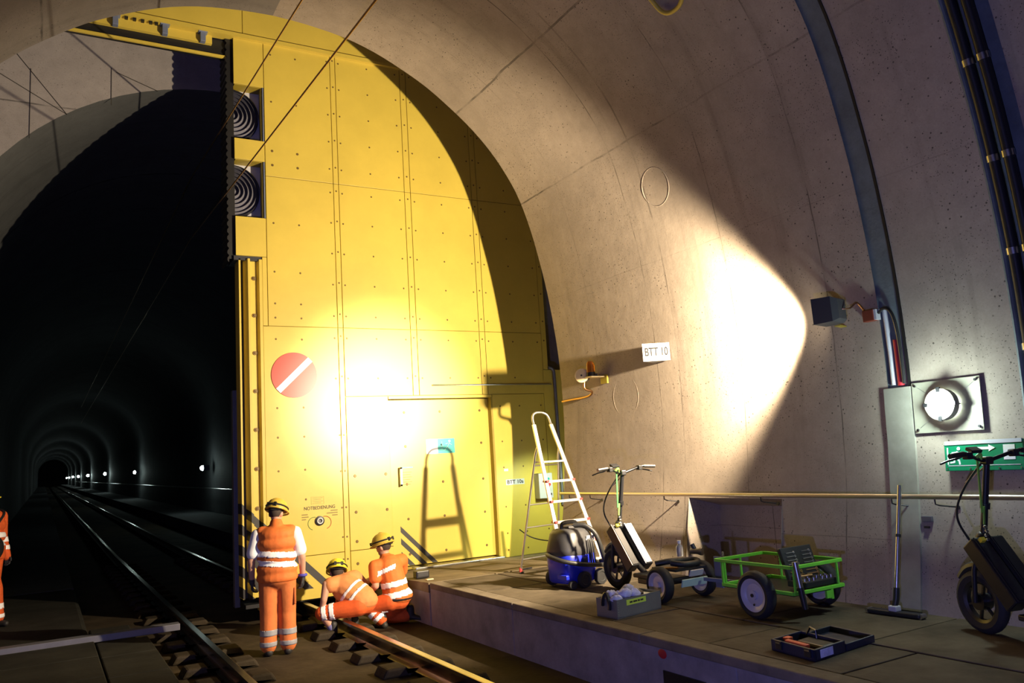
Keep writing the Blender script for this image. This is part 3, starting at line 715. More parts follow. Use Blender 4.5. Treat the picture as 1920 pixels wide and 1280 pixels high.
# round bulkhead lamp on its plate
e = empty('bulkhead_lamp', wp(3.92, 1.92), 'glowing round bulkhead lamp on a rectangular metal plate', 'lamp')
n = wall_n(1.92); tz = EX.cross(n) if EX.cross(n).z > 0 else n.cross(EX)
MB().obox(wp(3.92, 1.925, .02), EX, tz, n, .285, .207, .005).build('plate', 'plate_metal', e, smooth=False)
lc = wp(3.915, 1.93, .02)
light('bulkhead_lamp_light', 'POINT', lc + n * .19, 40, (.80, 1, .94), radius=.05)
MB().cyl(lc, lc + n * .05, .05, n=24).build('base', 'white_panel', e)
MB().lathe([(.0, .150), (.03, .145), (.058, .125), (.072, .10), (.072, .06), (.05, .05), (0, .05)], lc, n, 28).build('glass_dome', 'lamp_white', e)
MB().lathe([(.088, .035), (.124, .035), (.124, .102), (.088, .102)], lc, n, 40, True).build('guard_ring', 'concrete_panel', e)
for k in range(4):
    a = k * math.pi / 2; u_ = EX * math.cos(a) + tz * math.sin(a); v_ = n.cross(u_)
    MB().obox(lc + u_ * .115 + n * .102, u_, v_, n, .02, .014, .010).build('guard_lug', 'dark_steel', e, smooth=False)
    MB().cyl(lc + u_ * .11, lc + u_ * .11 + n * .04, .005, n=6).build('spacer', 'dark_steel', e)
for sx in (-1, 1):
    for sz in (-1, 1):
        c0 = wp(3.92, 1.925, .026) + EX * (sx * .255) + tz * (sz * .18)
        MB().cyl(c0, c0 + n * .012, .010, n=10).build('screw', 'dark_steel', e)
        MB().bar(c0 - EX * (sx * .02) - tz * (sz * .015), c0 - EX * (sx * .11) - tz * (sz * .08), .002, .004, n).build('guy', 'steel', e)
# big emergency exit sign
e = empty('escape_route_sign', wp(3.645, 1.4), 'wide green escape route sign with running figure, arrow and door', 'sign')
n = wall_n(1.52); tz = n.cross(EX) if n.cross(EX).z > 0 else EX.cross(n)
o_ = wp(3.645, 1.52, .045)
MB().obox(o_, EX, tz, n, .302, .112, .012).build('board', 'green_sign', e, smooth=False, bevel=.003)
MB().obox(o_ + tz * .103 + n * .004, EX, tz, n, .295, .014, .012).build('top_strip', 'white_panel', e, smooth=False)
MB().obox(o_ - tz * .072 + n * .0125, EX, tz, n, .275, .003, .001).build('lower_line', 'white_panel', e, smooth=False)
def sg(mb, x0, z0, x1, z1, wd): mb.bar(o_ + EX * x0 + tz * z0 + n * .013, o_ + EX * x1 + tz * z1 + n * .013, .0016, wd, n) if False else mb.obox(o_ + EX * ((x0 + x1) / 2) + tz * ((z0 + z1) / 2) + n * .013, EX * (x1 - x0) + tz * (z1 - z0), n, (EX * (x1 - x0) + tz * (z1 - z0)).cross(n), math.hypot(x1 - x0, z1 - z0) / 2 + wd * .3, .001, wd / 2)
rf = MB()
for a in ((-.275, .065, -.275, -.06, .01), (-.195, .03, -.215, -.005, .022), (-.215, -.005, -.185, -.035, .015), (-.185, -.03, -.18, -.06, .013), (-.22, -.01, -.225, -.045, .014), (-.225, -.045, -.255, -.048, .012), (-.195, .03, -.165, .005, .010), (-.165, .005, -.145, .004, .010), (-.205, .03, -.24, .028, .010)): sg(rf, *a)
rf.cyl(o_ + EX * -.185 + tz * .058 + n * .0125, o_ + EX * -.185 + tz * .058 + n * .0145, .014, n=14)
rf.build('running_figure', 'sign_white', e)
ar = MB(); sg(ar, -.08, .055, .06, .055, .02); ar.prism([(.05, .03), (.05, .08), (.10, .055)], o_ + n * .0125, EX, tz, n, .002); ar.build('arrow', 'sign_white', e, smooth=False)
MB().obox(o_ + EX * .20 + tz * .02 + n * .013, EX, tz, n, .042, .055, .001).build('door_symbol', 'sign_white', e, smooth=False)
for x in (-.28, -.1, .12, .28): MB().cyl(o_ + EX * x - tz * .095 + n * .012, o_ + EX * x - tz * .095 + n * .017, .006, n=8).build('screw', 'steel', e)
# handrail
e = empty('wall_handrail', (6.06, 3, 1.22), 'long brass-coloured tubular handrail along the concrete wall', 'handrail')
MB().tube([(6.065, y, 1.222) for y in (-4.5, 0, 3, 6, 9.46)], .021, 14).build('rail_tube', 'handrail', e)
for y in (9.2, 8.72, 7.27, 5.83, 4.40, 4.02, 2.6):
    MB().tube([(6.065, y, 1.21), (6.07, y, 1.165), (6.085, y - .02, 1.155), (wall_x(1.14) + .01, y - .12, 1.135)], .006, 8).build('bracket', 'dark_steel', e)
    q = wp(y - .12, 1.135, -.004); MB().cyl(q, q + wall_n(1.13) * .012, .018, n=10).build('anchor', 'dark_steel', e)
# beacon, horn
e = empty('warning_beacon', wp(8.52, 2.6), 'amber warning beacon on a small yellow wall bracket', 'beacon')
bc = wp(8.55, 2.78, .16)
MB().box(bc.x - .07, wall_x(2.7) + .01, 8.44, 8.60, 2.69, 2.705).build('shelf', 'cream', e, smooth=False)
MB().obox(wp(8.46, 2.66, .02), EX, EZ, (-1, 0, 0), .07, .055, .012).build('back_plate', 'yellow_dull', e, smooth=False)
MB().cyl((bc.x, bc.y, 2.705), (bc.x, bc.y, 2.76), .062, .058, 24).build('socket', 'black_plastic', e)
MB().lathe([(.054, 2.76), (.054, 2.84), (.048, 2.88), (.03, 2.905), (0, 2.912)], (bc.x, bc.y, 0), (0, 0, 1), 24).build('amber_dome', 'amber', e)
MB().lathe([(.03, 2.76), (.03, 2.86), (0, 2.87)], (bc.x, bc.y, 0), (0, 0, 1), 14).build('reflector', 'redbox', e)
e = empty('signal_horn', wp(8.72, 2.6), 'round cream-faced signal horn beside the amber beacon', 'horn')
hc = wp(8.70, 2.73, .17); ha = Vector((-.75, -.62, .05)).normalized()
MB().lathe([(0, .10), (.075, .10), (.088, .09), (.088, .04), (.07, .02), (.07, -.06), (.05, -.08), (0, -.08)], hc, ha, 30).build('body', 'vac_grey', e)
MB().lathe([(0, .107), (.07, .107), (.092, .098), (.092, .085), (0, .085)], hc, ha, 30).build('face', 'cream', e)
MB().cyl(hc + ha * .106, hc + ha * .112, .012, n=10).build('screw', 'ink', e)
MB().bar(hc - ha * .05, wp(8.60, 2.73, .02), .05, .05).build('arm', 'grey_metal', e)
tag(MB().tube([hc - Vector((0, 0, .07)) - ha * .01, hc - Vector((0, 0, .16)) - ha * .01, wp(8.72, 2.53, .05), wp(8.80, 2.485, .03), wp(8.98, 2.47, .03), wp(9.2, 2.47, .025), wp(9.47, 2.465, .025)], .016, 10, sub=5).build('horn_conduit', 'copper'), 'bent metal conduit leading from the horn along the wall', 'conduit')
# three-cornered number sign
e = empty('number_sign', (6.1, 7.28, 2.73), 'white three-cornered wall sign reading BTT 10', 'sign')
A_, B_, D_ = Vector((5.95, 7.285, 2.73)), Vector((6.25, 7.165, 2.735)), Vector((6.25, 7.46, 2.735)); H_ = Vector((0, 0, .205))
MB().add([A_, B_, D_, A_ + H_, B_ + H_, D_ + H_], [(0, 1, 4, 3), (1, 2, 5, 4), (2, 0, 3, 5), (0, 2, 1), (3, 4, 5)]).build('body', 'sign_face', e, smooth=False)
ex = (B_ - A_).normalized(); ey = Vector((0, 0, 1)); nn = ex.cross(ey)
text('BTT 10', 'lettering', 'grey_ink', e, (A_ + B_) / 2 + H_ * .5 + nn * .002, ex, ey, .135, .0006, width=.275, bold=.003)
# yellow conduit high up
tag(MB().tube([Vector((4.95, 5.78, 6.40)), Vector((5.14, 5.735, 6.18)), Vector((5.27, 5.70, 6.03)), Vector((5.31, 5.58, 5.985)), Vector((5.28, 5.42, 6.02)), Vector((5.1, 5.2, 6.2))], .022, 10, sub=5).build('yellow_conduit', 'yellow'), 'bent yellow conduit high on the vault', 'conduit')
# black cables in the second joint
PF = fine_profile(PROF, -.03)
for y, lab in ((3.235, 'thick black cable clamped in the wall joint, next to the grey sealing lip'), (3.125, 'thick black cable clamped in the wall joint, farther from the grey sealing lip')):
    cb = tag(MB().tube([(x, y, z) for x, z in PF[7:-2]], .040, 12).build('joint_cable', 'black_plastic'), lab, 'cable', 'twin black cables in the joint')
    for z in (5.2, 4.47, 3.73, 3.02, 2.3, 1.6):
        q = wp(y, z, .03); t = Vector((wall_n(z).z, 0, -wall_n(z).x)); t = t if t.z > 0 else -t
        MB().cyl(q - t * .025, q + t * .025, .046, n=14).build('cable_clamp', 'steel', cb, label='bright steel clamp')
MB().tube([(x, 3.325, z) for x, z in fine_profile(PROF, .008)[7:-2]], .022, 8).build('sealing_lip', 'joint_grey', wall_r)
e = empty('wall_socket', wp(4.17, 1.0), 'small grey socket plate on the wall under the handrail', 'socket')
MB().obox(wp(4.155, 1.04, .012), EX, EZ, (-1, 0, 0), .045, .022, .012).build('plate', 'grey_metal', e, smooth=False, bevel=.003)
MB().obox(wp(4.16, .975, .01), EX, EZ, (-1, 0, 0), .02, .008, .01).build('clip', 'dark_steel', e, smooth=False)

# lamp behind the end of the lining, lighting the foot of the gate
e = empty('bulkhead_lamp', (6.72, 9.55, 1.62), 'bulkhead lamp on the end of the lining, facing the gate behind the stepladder', 'lamp')
MB().obox((6.72, 9.52, 1.62), (1, 0, 0), (0, 0, 1), (0, 1, 0), .2, .2, .015).build('plate', 'plate_metal', e, smooth=False)
MB().lathe([(.0, .14), (.04, .13), (.07, .10), (.076, .06), (.06, .0)], (6.72, 9.535, 1.62), (0, 1, 0), 24).build('glass_dome', 'lamp_white', e)
# ================================================================= EQUIPMENT ON THE PLATFORM
PZ = .32
# ---------------------------------------------------------------- stepladder
e = empty('stepladder', (5.5, 8.6, PZ), 'silver aluminium stepladder with red step caps, standing by the gate', 'ladder')
FL, FR = Vector((5.26, 8.16, PZ)), Vector((5.86, 8.20, PZ))
TL, TR_ = Vector((5.335, 8.78, 2.13)), Vector((5.60, 8.80, 2.13))
def lr(z, s): a, b = (FL, TL) if s < 0 else (FR, TR_); return a + (b - a) * ((z - a.z) / (b.z - a.z))
hoop = [TL, TL + Vector((.005, .03, .07)), TL + Vector((.03, .05, .125)), TL + Vector((.075, .06, .15)), (TL + TR_) / 2 + Vector((0, .06, .155)), TR_ + Vector((-.075, .06, .15)), TR_ + Vector((-.025, .05, .125)), TR_ + Vector((.0, .03, .07)), TR_]
MB().tube(smooth_path(hoop, 4), .0145, 10).build('hoop', 'aluminium', e)
for s_, a, b in ((-1, FL, TL), (1, FR, TR_)):
    MB().bar(a + Vector((0, 0, .03)), b, .028, .05, (1, 0, 0)).build('rail', 'aluminium', e, smooth=False, bevel=.006)
    MB().obox(a + Vector((0, 0, .02)), (1, 0, 0), (0, 1, 0), (0, 0, 1), .022, .035, .022).build('foot_cap', 'red_plastic', e, smooth=False, bevel=.006)
for i, z in enumerate((1.42, 1.18, .94, .70, .48)):
    a, b = lr(z, -1), lr(z, 1)
    MB().bar(a, b, .085, .028).build('step', 'brushed', e, smooth=False, bevel=.004)
    for q in (a, b): MB().obox(q + Vector((0, -.005, .006)), (1, 0, 0), (0, 1, 0), (0, 0, 1), .018, .046, .012).build('step_cap', 'red_plastic', e, smooth=False)
MB().bar(lr(1.66, -1) + Vector((0, .06, 0)), lr(1.66, 1) + Vector((0, .06, 0)), .20, .022).build('top_platform', 'brushed', e, smooth=False, bevel=.004)
BL, BR = Vector((5.20, 9.10, PZ)), Vector((5.86, 9.24, PZ)); UL, UR = lr(1.86, -1) + Vector((-.01, .03, 0)), lr(1.86, 1) + Vector((.01, .03, 0))
for a, b in ((BL, UL), (BR, UR)):
    MB().tube([a + Vector((0, 0, .02)), a + (b - a) * .93, a + (b - a) * .98 + Vector((0, -.02, 0)), b + Vector((0, -.04, .0))], .0135, 10).build('rear_leg', 'aluminium', e)
    MB().cyl(a, a + Vector((0, 0, .05)), .02, .017, 10).build('foot_cap', 'red_plastic', e)
for z in (.47, .86, 1.14, 1.62):
    t = (z - PZ) / (UL.z - PZ); MB().tube([BL + (UL - BL) * t, BR + (UR - BR) * t], .009, 8).build('rear_rung', 'aluminium', e)
tag(MB().tube([(5.20, 9.07, .84), (5.30, 8.95, .74), (5.42, 8.7, .70), (5.5, 8.3, .76), (5.35, 7.95, .86)], .007, 8, sub=6).build('power_cable', 'black_plastic'), 'thin black cable hanging from the ladder leg', 'cable')
tag(MB().tube([(5.10, 8.95, PZ + .008), (5.18, 9.0, PZ + .008), (5.27, 9.2, PZ + .008), (5.45, 9.25, PZ + .008)], .009, 8, sub=5).build('loose_strap', 'black_plastic'), 'short black strap lying on the platform at the ladder foot', 'strap')

# ---------------------------------------------------------------- vacuum cleaner
LOCAL[0] = True
def loft(mb, secs, n=40, ex=4.0):
    # rounded-rectangle sections (z, half x, half y, shift x, shift y)
    vs = []
    for z, hx, hy, sx, sy in secs:
        for k in range(n):
            t = 2 * math.pi * k / n; c_, s_ = math.cos(t), math.sin(t)
            vs.append((sx + hx * math.copysign(abs(c_) ** (2 / ex), c_), sy + hy * math.copysign(abs(s_) ** (2 / ex), s_), z))
    m = len(secs)
    mb.add(vs, [(i * n + k, i * n + (k + 1) % n, (i + 1) * n + (k + 1) % n, (i + 1) * n + k) for i in range(m - 1) for k in range(n)] + [tuple(range(n - 1, -1, -1)), tuple(range((m - 1) * n, m * n))])
    return mb
def vacuum():
    e = empty('vacuum_cleaner', (5.02, 7.66, PZ), 'blue and black wet-and-dry vacuum cleaner wrapped in its hose', 'vacuum'); e.rotation_euler.z = R(8)
    loft(MB(), [(.05, .205, .185, 0, 0), (.07, .22, .20, 0, 0), (.33, .235, .215, 0, 0), (.345, .225, .205, 0, 0)]).build('tub', 'vac_blue', e, angle=50)
    loft(MB(), [(.335, .23, .21, 0, 0), (.355, .24, .22, 0, 0), (.40, .24, .22, 0, 0), (.56, .20, .185, 0, 0), (.60, .17, .16, 0, 0), (.615, .13, .12, 0, 0)], ex=3.2).build('motor_head', 'vac_grey', e, angle=50)
    MB().tube([(-.11, .0, .60), (-.105, .0, .655), (-.06, .0, .675), (.06, .0, .675), (.105, .0, .655), (.11, .0, .60)], .022, 10, sub=4).build('carry_handle', 'black_plastic', e)
    MB().box(-.07, .07, -.07, .09, .60, .64).build('switch_panel', 'vac_grey', e, smooth=False, bevel=.02)
    for x in (.085, .165): MB().obox((x, -.196 + x * .12 - .012, .50), (1, .1, 0), (0, -.25, 1), (0, -1, -.25), .028 if x < .1 else .02, .03, .004).build('sticker', 'white_panel', e, smooth=False)
    MB().tube([(-.235, .12, .35), (-.29, .0, .335), (-.27, -.16, .30), (-.15, -.255, .265), (.02, -.27, .235), (.18, -.27, .215), (.29, -.20, .205), (.315, -.06, .22)], .024, 12, sub=6).build('hose', 'hose_black', e)
    MB().tube([(.02, -.05, .64), (.10, -.14, .635), (.165, -.215, .56), (.20, -.245, .46), (.235, -.25, .34), (.28, -.23, .25)], .026, 12, sub=6).build('hose', 'hose_black', e)
    for dx in (0, .03, .06): MB().tube([(.06 + dx, -.23, .50), (.05 + dx, -.25, .40), (.06 + dx, -.255, .27), (.08 + dx, -.24, .24)], .009, 8, sub=4).build('power_cord', 'black_plastic', e)
    MB().box(.26, .37, -.24, -.14, .19, .26).build('nozzle', 'black_plastic', e, smooth=False, bevel=.02)
    MB().cyl((.34, -.20, .17), (.36, -.22, .17), .016, n=10).build('red_button', 'red_plastic', e)
    MB().box(-.03, .02, -.235, -.215, .22, .31).build('latch', 'case_navy', e, smooth=False, bevel=.006)
    MB().box(-.26, -.215, -.20, -.05, .10, .15).build('bumper', 'vac_blue', e, smooth=False, bevel=.01)
    for x, y, r in ((-.04, -.235, .085), (.225, -.205, .085), (-.18, -.20, .045), (-.10, .22, .085), (.2, .2, .085)):
        MB().lathe([(0, -.022), (r * .55, -.022), (r * .62, -.028), (r * .95, -.026), (r, -.012), (r, .012), (r * .95, .024), (0, .024)], (x, y, r), (0, 1, 0) if r > .05 else (.3, 1, 0), 24).build('wheel', 'rubber', e)
    return e
vacuum()

# ---------------------------------------------------------------- three-wheeled electric scooters
def wheel(par, name, c, r, wd, tyre='rubber', rim='rim_silver', spokes=0, axis=(1, 0, 0)):
    w_ = empty(name, (0, 0, 0)) if False else None
    th = r * .34
    prof = [(r - th, -wd * .38), (r - th * .5, -wd * .5), (r - th * .15, -wd * .36), (r, -wd * .12), (r, wd * .12), (r - th * .15, wd * .36), (r - th * .5, wd * .5), (r - th, wd * .38)]
    t_ = MB().lathe(prof, c, axis, 40, True).build(name, tyre, par)
    ri = r - th
    def sub(mb, nm, m): return mb.build(nm, m, t_)
    if spokes:
        sub(MB().lathe([(ri, -wd * .36), (ri + .006, -wd * .40), (ri + .006, wd * .40), (ri, wd * .36), (ri - .02, wd * .2), (ri - .02, -wd * .2)], c, axis, 40, True), 'rim', rim)
        ax = Vector(axis); a_ = ax.orthogonal().normalized(); b_ = ax.cross(a_)
        for k in range(spokes):
            t = 2 * math.pi * k / spokes; u_ = a_ * math.cos(t) + b_ * math.sin(t)
            sub(MB().bar(Vector(c) + u_ * .02, Vector(c) + u_ * (ri - .01), .014, .02, ax), 'spoke', rim)
        sub(MB().cyl(Vector(c) - ax * wd * .5, Vector(c) + ax * wd * .5, r * .26, n=20), 'hub', rim)
    else:
        sub(MB().lathe([(ri + .006, -wd * .44), (ri - .012, -wd * .40), (ri * .72, -wd * .22), (ri * .62, -wd * .25), (ri * .30, -wd * .25), (ri * .28, -wd * .45), (0, -wd * .45)], c, axis, 36), 'rim', rim)
        sub(MB().lathe([(ri + .006, wd * .44), (ri - .012, wd * .40), (ri * .72, wd * .22), (ri * .30, wd * .25), (0, wd * .25)], c, axis, 36), 'rim', rim)
    return t_
def scooter(loc, rz, label, dark):
    e = empty('electric_scooter', loc, label, 'scooter', 'three-wheeled electric scooters'); e.rotation_euler.z = R(rz)
    wheel(e, 'front_wheel', (0, 0, .215), .215, .085, 'rubber', 'dark_steel', 6)
    wheel(e, 'rear_wheel', (-.235, -.96, .165), .165, .10, 'rubber', 'rim_silver')
    wheel(e, 'rear_wheel', (.285, -.96, .165), .165, .10, 'rubber', 'rim_silver')
    for s_ in (-1, 1):
        MB().tube([(s_ * .062, 0, .215), (s_ * .062, -.03, .44), (s_ * .045, -.07, .56)], .017, 10).build('fork_leg', 'black_plastic', e)
    MB().box(-.07, .07, -.12, -.02, .52, .56).build('fork_crown', 'black_plastic', e, smooth=False, bevel=.01)
    MB().tube([(.0, .17, .36), (.0, .1, .43), (.0, 0, .46), (.0, -.1, .43), (.0, -.19, .34)], .03, 8, sub=4).build('mudguard', 'black_plastic', e)
    MB().cyl((0, -.06, .54), (0, -.21, 1.18), .024, .021, 16).build('steering_column', 'black_plastic', e)
    MB().cyl((0, -.137, .86), (0, -.146, .90), .032, n=16).build('column_clamp', 'black_plastic', e)
    MB().ball((0, -.085, .655), (.05, .05, .05), 14).build('folding_joint', 'black_plastic', e)
    MB().box(-.03, .03, -.245, -.175, 1.16, 1.215).build('stem_clamp', 'dark_steel', e, smooth=False, bevel=.01)
    MB().tube([(-.36, -.29, 1.235), (-.22, -.27, 1.245), (-.12, -.23, 1.215), (-.03, -.21, 1.19), (.03, -.21, 1.19), (.12, -.23, 1.215), (.22, -.27, 1.245), (.36, -.29, 1.235)], .013, 10, sub=4).build('handlebar', 'dark_steel', e)
    for s_ in (-1, 1):
        MB().cyl((s_ * .235, -.272, 1.244), (s_ * .365, -.291, 1.235), .018, n=14).build('grip', 'black_plastic' if dark else 'steel', e)
        MB().tube([(s_ * .21, -.26, 1.24), (s_ * .24, -.22, 1.215), (s_ * .30, -.21, 1.205), (s_ * .385, -.22, 1.185)], .007, 8, sub=4).build('brake_lever', 'black_plastic', e)
        MB().box(s_ * .19 - .022, s_ * .19 + .022, -.285, -.225, 1.205, 1.255).build('switch_cluster', 'black_plastic', e, smooth=False, bevel=.008)
    MB().obox((-.105, -.225, 1.265), (1, 0, 0), (0, 1, .5), (0, -.5, 1), .045, .03, .012).build('display', 'black_plastic', e, smooth=False, bevel=.005)
    MB().tube([(-.03, -.19, 1.17), (-.10, -.10, 1.02), (-.145, -.05, .88), (-.14, -.04, .76), (-.06, -.06, .60)], .008, 8, sub=6).build('brake_cable', 'black_plastic', e)
    MB().tube([(.0, -.19, 1.15), (-.04, -.12, 1.08), (-.09, -.09, 1.04)], .005, 8, sub=6).build('brake_cable', 'copper', e)
    # green lanyard
    MB().obox((-.075, -.20, 1.03), (1, .3, 0), (.03, -.03, 1), (0, 1, 0), .011, .19, .003).build('lanyard', 'dark_green_strap' if not dark else 'lime_strap', e, smooth=False)
    MB().obox((-.06, -.185, .82), (1, .3, 0), (.1, -.05, 1), (0, 1, 0), .010, .06, .003).build('lanyard', 'lime_strap', e, smooth=False)
    MB().tube([(-.10, -.23, 1.215), (-.075, -.245, 1.235), (-.055, -.22, 1.20)], .011, 8, sub=4).build('lanyard', 'lime_strap', e)
    kc = MB()
    for k in range(4): kc.ball((-.05 + .008 * (k % 2), -.17, .74 - .028 * k), .013, 8)
    o = kc.build('key_bunch', 'steel', e); o['kind'] = 'stuff'
    # battery cases on the down tube
    D = Vector((0, -.42, -.52)).normalized(); Nn = Vector((0, -D.z, D.y)).normalized()
    for s_, m_, m2 in ((-1, 'black_plastic', 'black_plastic' if dark else 'steel'), (1, 'black_plastic' if dark else 'white_panel', 'black_plastic' if dark else 'white')):
        c0 = Vector((s_ * .085 if not dark else s_ * .07, -.26, .40)) - D * .05
        MB().obox(c0, (1, 0, 0), D, Nn, .05 if not dark else .062, .25, .06).build('battery_case', 'black' if dark else 'black_plastic', e, smooth=False, bevel=.012)
        MB().obox(c0 - Nn * .0625 if Nn.y > 0 else c0 + Nn * .0625, (1, 0, 0), D, Nn, .036, .235, .004).build('battery_face', 'black' if dark else 'vac_grey' if s_ < 0 else 'white', e, smooth=False)
        MB().obox((c0 - Nn * .061 if Nn.y > 0 else c0 + Nn * .061) + Vector((-.046, 0, 0)), (1, 0, 0), D, Nn, .004, .245, .004).build('battery_trim', m2, e, smooth=False)
    MB().obox((-.085, -.165, .655), (1, 0, 0), D, Nn, .018, .014, .014).build('yellow_tag', 'helmet_yellow', e, smooth=False)
    MB().tube([(0, -.09, .56), (0, -.3, .30), (0, -.45, .20)], .03, 10).build('down_tube', 'black_plastic', e)
    # deck and rear axle
    MB().box(-.115, .115, -.98, -.40, .165, .205).build('deck', 'black_plastic', e, smooth=False, bevel=.01)
    MB().box(-.10, .10, -.72, -.45, .11, .165).build('controller_box', 'dark_steel', e, smooth=False, bevel=.01)
    MB().cyl((-.25, -.96, .165), (.30, -.96, .165), .02, n=12).build('axle', 'dark_steel', e)
    return e
s1_ = scooter((5.21, 7.085, PZ), 0, 'electric scooter with one white battery case and a green lanyard, hitched to the trailer', False)
s2_ = scooter((5.70, 3.52, PZ), -16, 'all-black electric scooter parked below the green escape route sign', True)
LOCAL[0] = False
for nm, mb, m_ in (('luggage_rack', MB().box(5.05, 5.43, 5.98, 6.32, .60, .62), 'black_plastic'), ('tail_board', MB().obox((5.22, 5.93, .50), (1, 0, 0), (0, -.35, 1), (0, 1, .35), .15, .035, .006), 'mint'), ('tail_board', MB().obox((5.27, 5.95, .575), (1, 0, 0), (0, -.5, 1), (0, 1, .5), .08, .03, .006), 'white_panel'), ('rear_plate', MB().box(5.47, 5.49, 5.83, 5.92, .42, .70), 'blue_steel'), ('rack_strut', MB().tube([(5.08, 6.25, .52), (5.06, 6.15, .62), (5.10, 6.0, .63)], .012, 8), 'copper')):
    mb.build(nm, m_, s1_, smooth=False)
hs = MB().tube([(5.08, 6.30, .645), (5.18, 6.22, .665), (5.32, 6.2, .66), (5.42, 6.12, .66), (5.36, 6.02, .65), (5.2, 6.03, .65), (5.12, 6.12, .665)], .028, 10, sub=5)
tag(hs.build('coiled_hose', 'hose_black'), 'coil of black hose lying on the scooter rack', 'hose')
e = empty('water_bottle', (5.36, 6.26, .62), 'small clear bottle with white cap on the scooter rack', 'bottle')
MB().lathe([(0, 0), (.032, 0), (.034, .08), (.03, .10), (.014, .115), (.014, .125)], (5.36, 6.26, .69), (0, 0, 1), 18).build('body', 'bottle', e)
MB().cyl((5.36, 6.26, .81), (5.36, 6.26, .84), .018, n=14).build('cap', 'white', e)
e = empty('hand_lamp', (5.46, 6.14, .62), 'chrome hand lamp lying on the scooter rack', 'lamp')
MB().lathe([(0, -.07), (.025, -.07), (.028, .0), (.038, .03), (.038, .05), (0, .05)], (5.46, 6.12, .735), (.5, -.85, 0), 20).build('body', 'steel', e)
MB().cyl((5.46, 6.16, .75), (5.45, 6.18, .80), .022, n=12).build('handle', 'black_plastic', e)

# ---------------------------------------------------------------- green trailer
e = empty('trailer', (5.42, 5.0, PZ), 'bright green tubular two-wheeled trailer hitched to the scooter', 'trailer')
X0, X1, Y0, Y1, ZU, ZL = 5.125, 5.71, 4.68, 5.53, .735, .535
B_ = .024
for nm, p0, p1 in (('top_rail', (X0, Y0, ZU), (X0, Y1, ZU)), ('top_rail', (X1, Y0, ZU), (X1, Y1, ZU)), ('top_rail', (X0, Y0, ZU), (X1, Y0, ZU)), ('top_rail', (X0, Y1, ZU), (X1, Y1, ZU)),
                   ('bottom_rail', (X0, Y0, ZL), (X0, Y1 - .07, ZL)), ('bottom_rail', (X1, Y0, ZL), (X1, Y1 - .07, ZL)), ('bottom_rail', (X0, Y0, ZL), (X1, Y0, ZL)), ('bottom_rail', (X0, Y1 - .07, ZL), (X1, Y1 - .07, ZL)),
                   ('post', (X0, Y1 - .08, ZL), (X0, Y1 - .08, ZU)), ('post', (X0 + .03, Y1 - .08, ZL), (X0 + .03, Y1 - .08, ZU)), ('post', (X0 + .3, Y1, ZL), (X0 + .3, Y1, ZU)), ('post', (X1, Y1 - .2, ZL), (X1, Y1 - .2, ZU)),
                   ('post', (X1 - .06, Y0, ZL), (X1 - .06, Y0, ZU)), ('post', (X0 + .02, Y0, ZL), (X0 + .02, Y0, ZU)), ('post', (X1, Y0 + .3, ZL), (X1, Y0 + .3, ZU))):
    MB().bar(p0, p1, B_ * (.7 if nm == 'post' else 1), B_ * (.7 if nm == 'post' else 1.1)).build(nm, 'lime', e, smooth=False, bevel=.003)
MB().box(X0, X1, Y0, Y1 - .07, ZL - .02, ZL - .012).build('tray', 'black_plastic', e, smooth=False)
MB().bar((5.41, Y1 - .1, ZL - .03), (5.30, 5.88, .52), .03, .03).build('drawbar', 'blue_steel', e, smooth=False)
MB().bar((X1 - .22, Y0 + .0, ZL - .05), (X1 - .14, Y0 + .0, ZL - .05), .02, .06).build('hitch_lug', 'lime', e, smooth=False)
MB().box(X1 - .165, X1 - .14, Y0 - .01, Y0 + .015, ZL - .09, ZL).build('hitch_lug', 'lime', e, smooth=False)
MB().cyl((4.98, 4.99, .51), (5.85, 4.99, .51), .014, n=12).build('axle', 'dark_steel', e)
for x in (5.035, 5.80): wheel(e, 'wheel', (x, 4.99, .51), .19, .10, 'rubber', 'rim_silver')
MB().cyl((4.982, 4.99 - .02, .44), (4.975, 4.99 - .02, .44), .008, n=8).build('valve', 'black', e)
chn = MB()
for k in range(14): chn.torus((X0 + .10, Y1 - .0, ZU + .05 - .022 * k), (1, 0, 0) if k % 2 else (0, 1, 0), .009, .003, 10, 6)
o = chn.build('safety_chain', 'steel', e); o['kind'] = 'stuff'
# tool set in the trailer
e = empty('socket_set', (5.5, 4.9, .55), 'open black tool case with rows of spanners, standing in the trailer', 'tool case')
lc = Vector((5.50, 4.93, .70)); lu = Vector((.0, .30, .95)).normalized(); lx = Vector((1, .0, 0)); ln = lx.cross(lu)   # faces the camera
MB().obox(lc, lx, lu, ln, .185, .15, .018).build('lid', 'black_plastic', e, smooth=False, bevel=.008)
MB().box(5.30, 5.69, 4.70, 4.90, .55, .60).build('tray', 'black_plastic', e, smooth=False, bevel=.008)
for i in range(8):
    z = -.115 + .031 * i; L_ = .085 - .004 * i
    for s_ in (-1, 1):
        c0 = lc + ln * .022 + lu * z + lx * (s_ * .092)
        sp_ = MB(); sp_.obox(c0, lx, lu, ln, L_ * .8, .005 - .0003 * i, .004); sp_.torus(c0 + lx * (L_ * .85), ln, .011 - .0006 * i, .0045, 14, 6)
        sp_.build('spanner', 'brass' if i < 4 else 'steel', e)
for i in range(7):
    for j in range(2):
        if i == 3: continue
        MB().cyl((5.33 + .052 * i, 4.74 + .06 * j, .60), (5.33 + .052 * i, 4.74 + .06 * j, .622), .014, n=12).build('socket', 'steel', e)
MB().cyl((5.34, 4.87, .615), (5.54, 4.85, .615), .014, n=12).build('ratchet', 'copper', e)
e = empty('hand_pump', (5.15, 4.60, .42), 'chrome and black hand pump hung on the trailer corner', 'pump')
MB().cyl((5.165, 4.645, .58), (5.15, 4.66, .78), .024, n=18).build('barrel', 'steel', e)
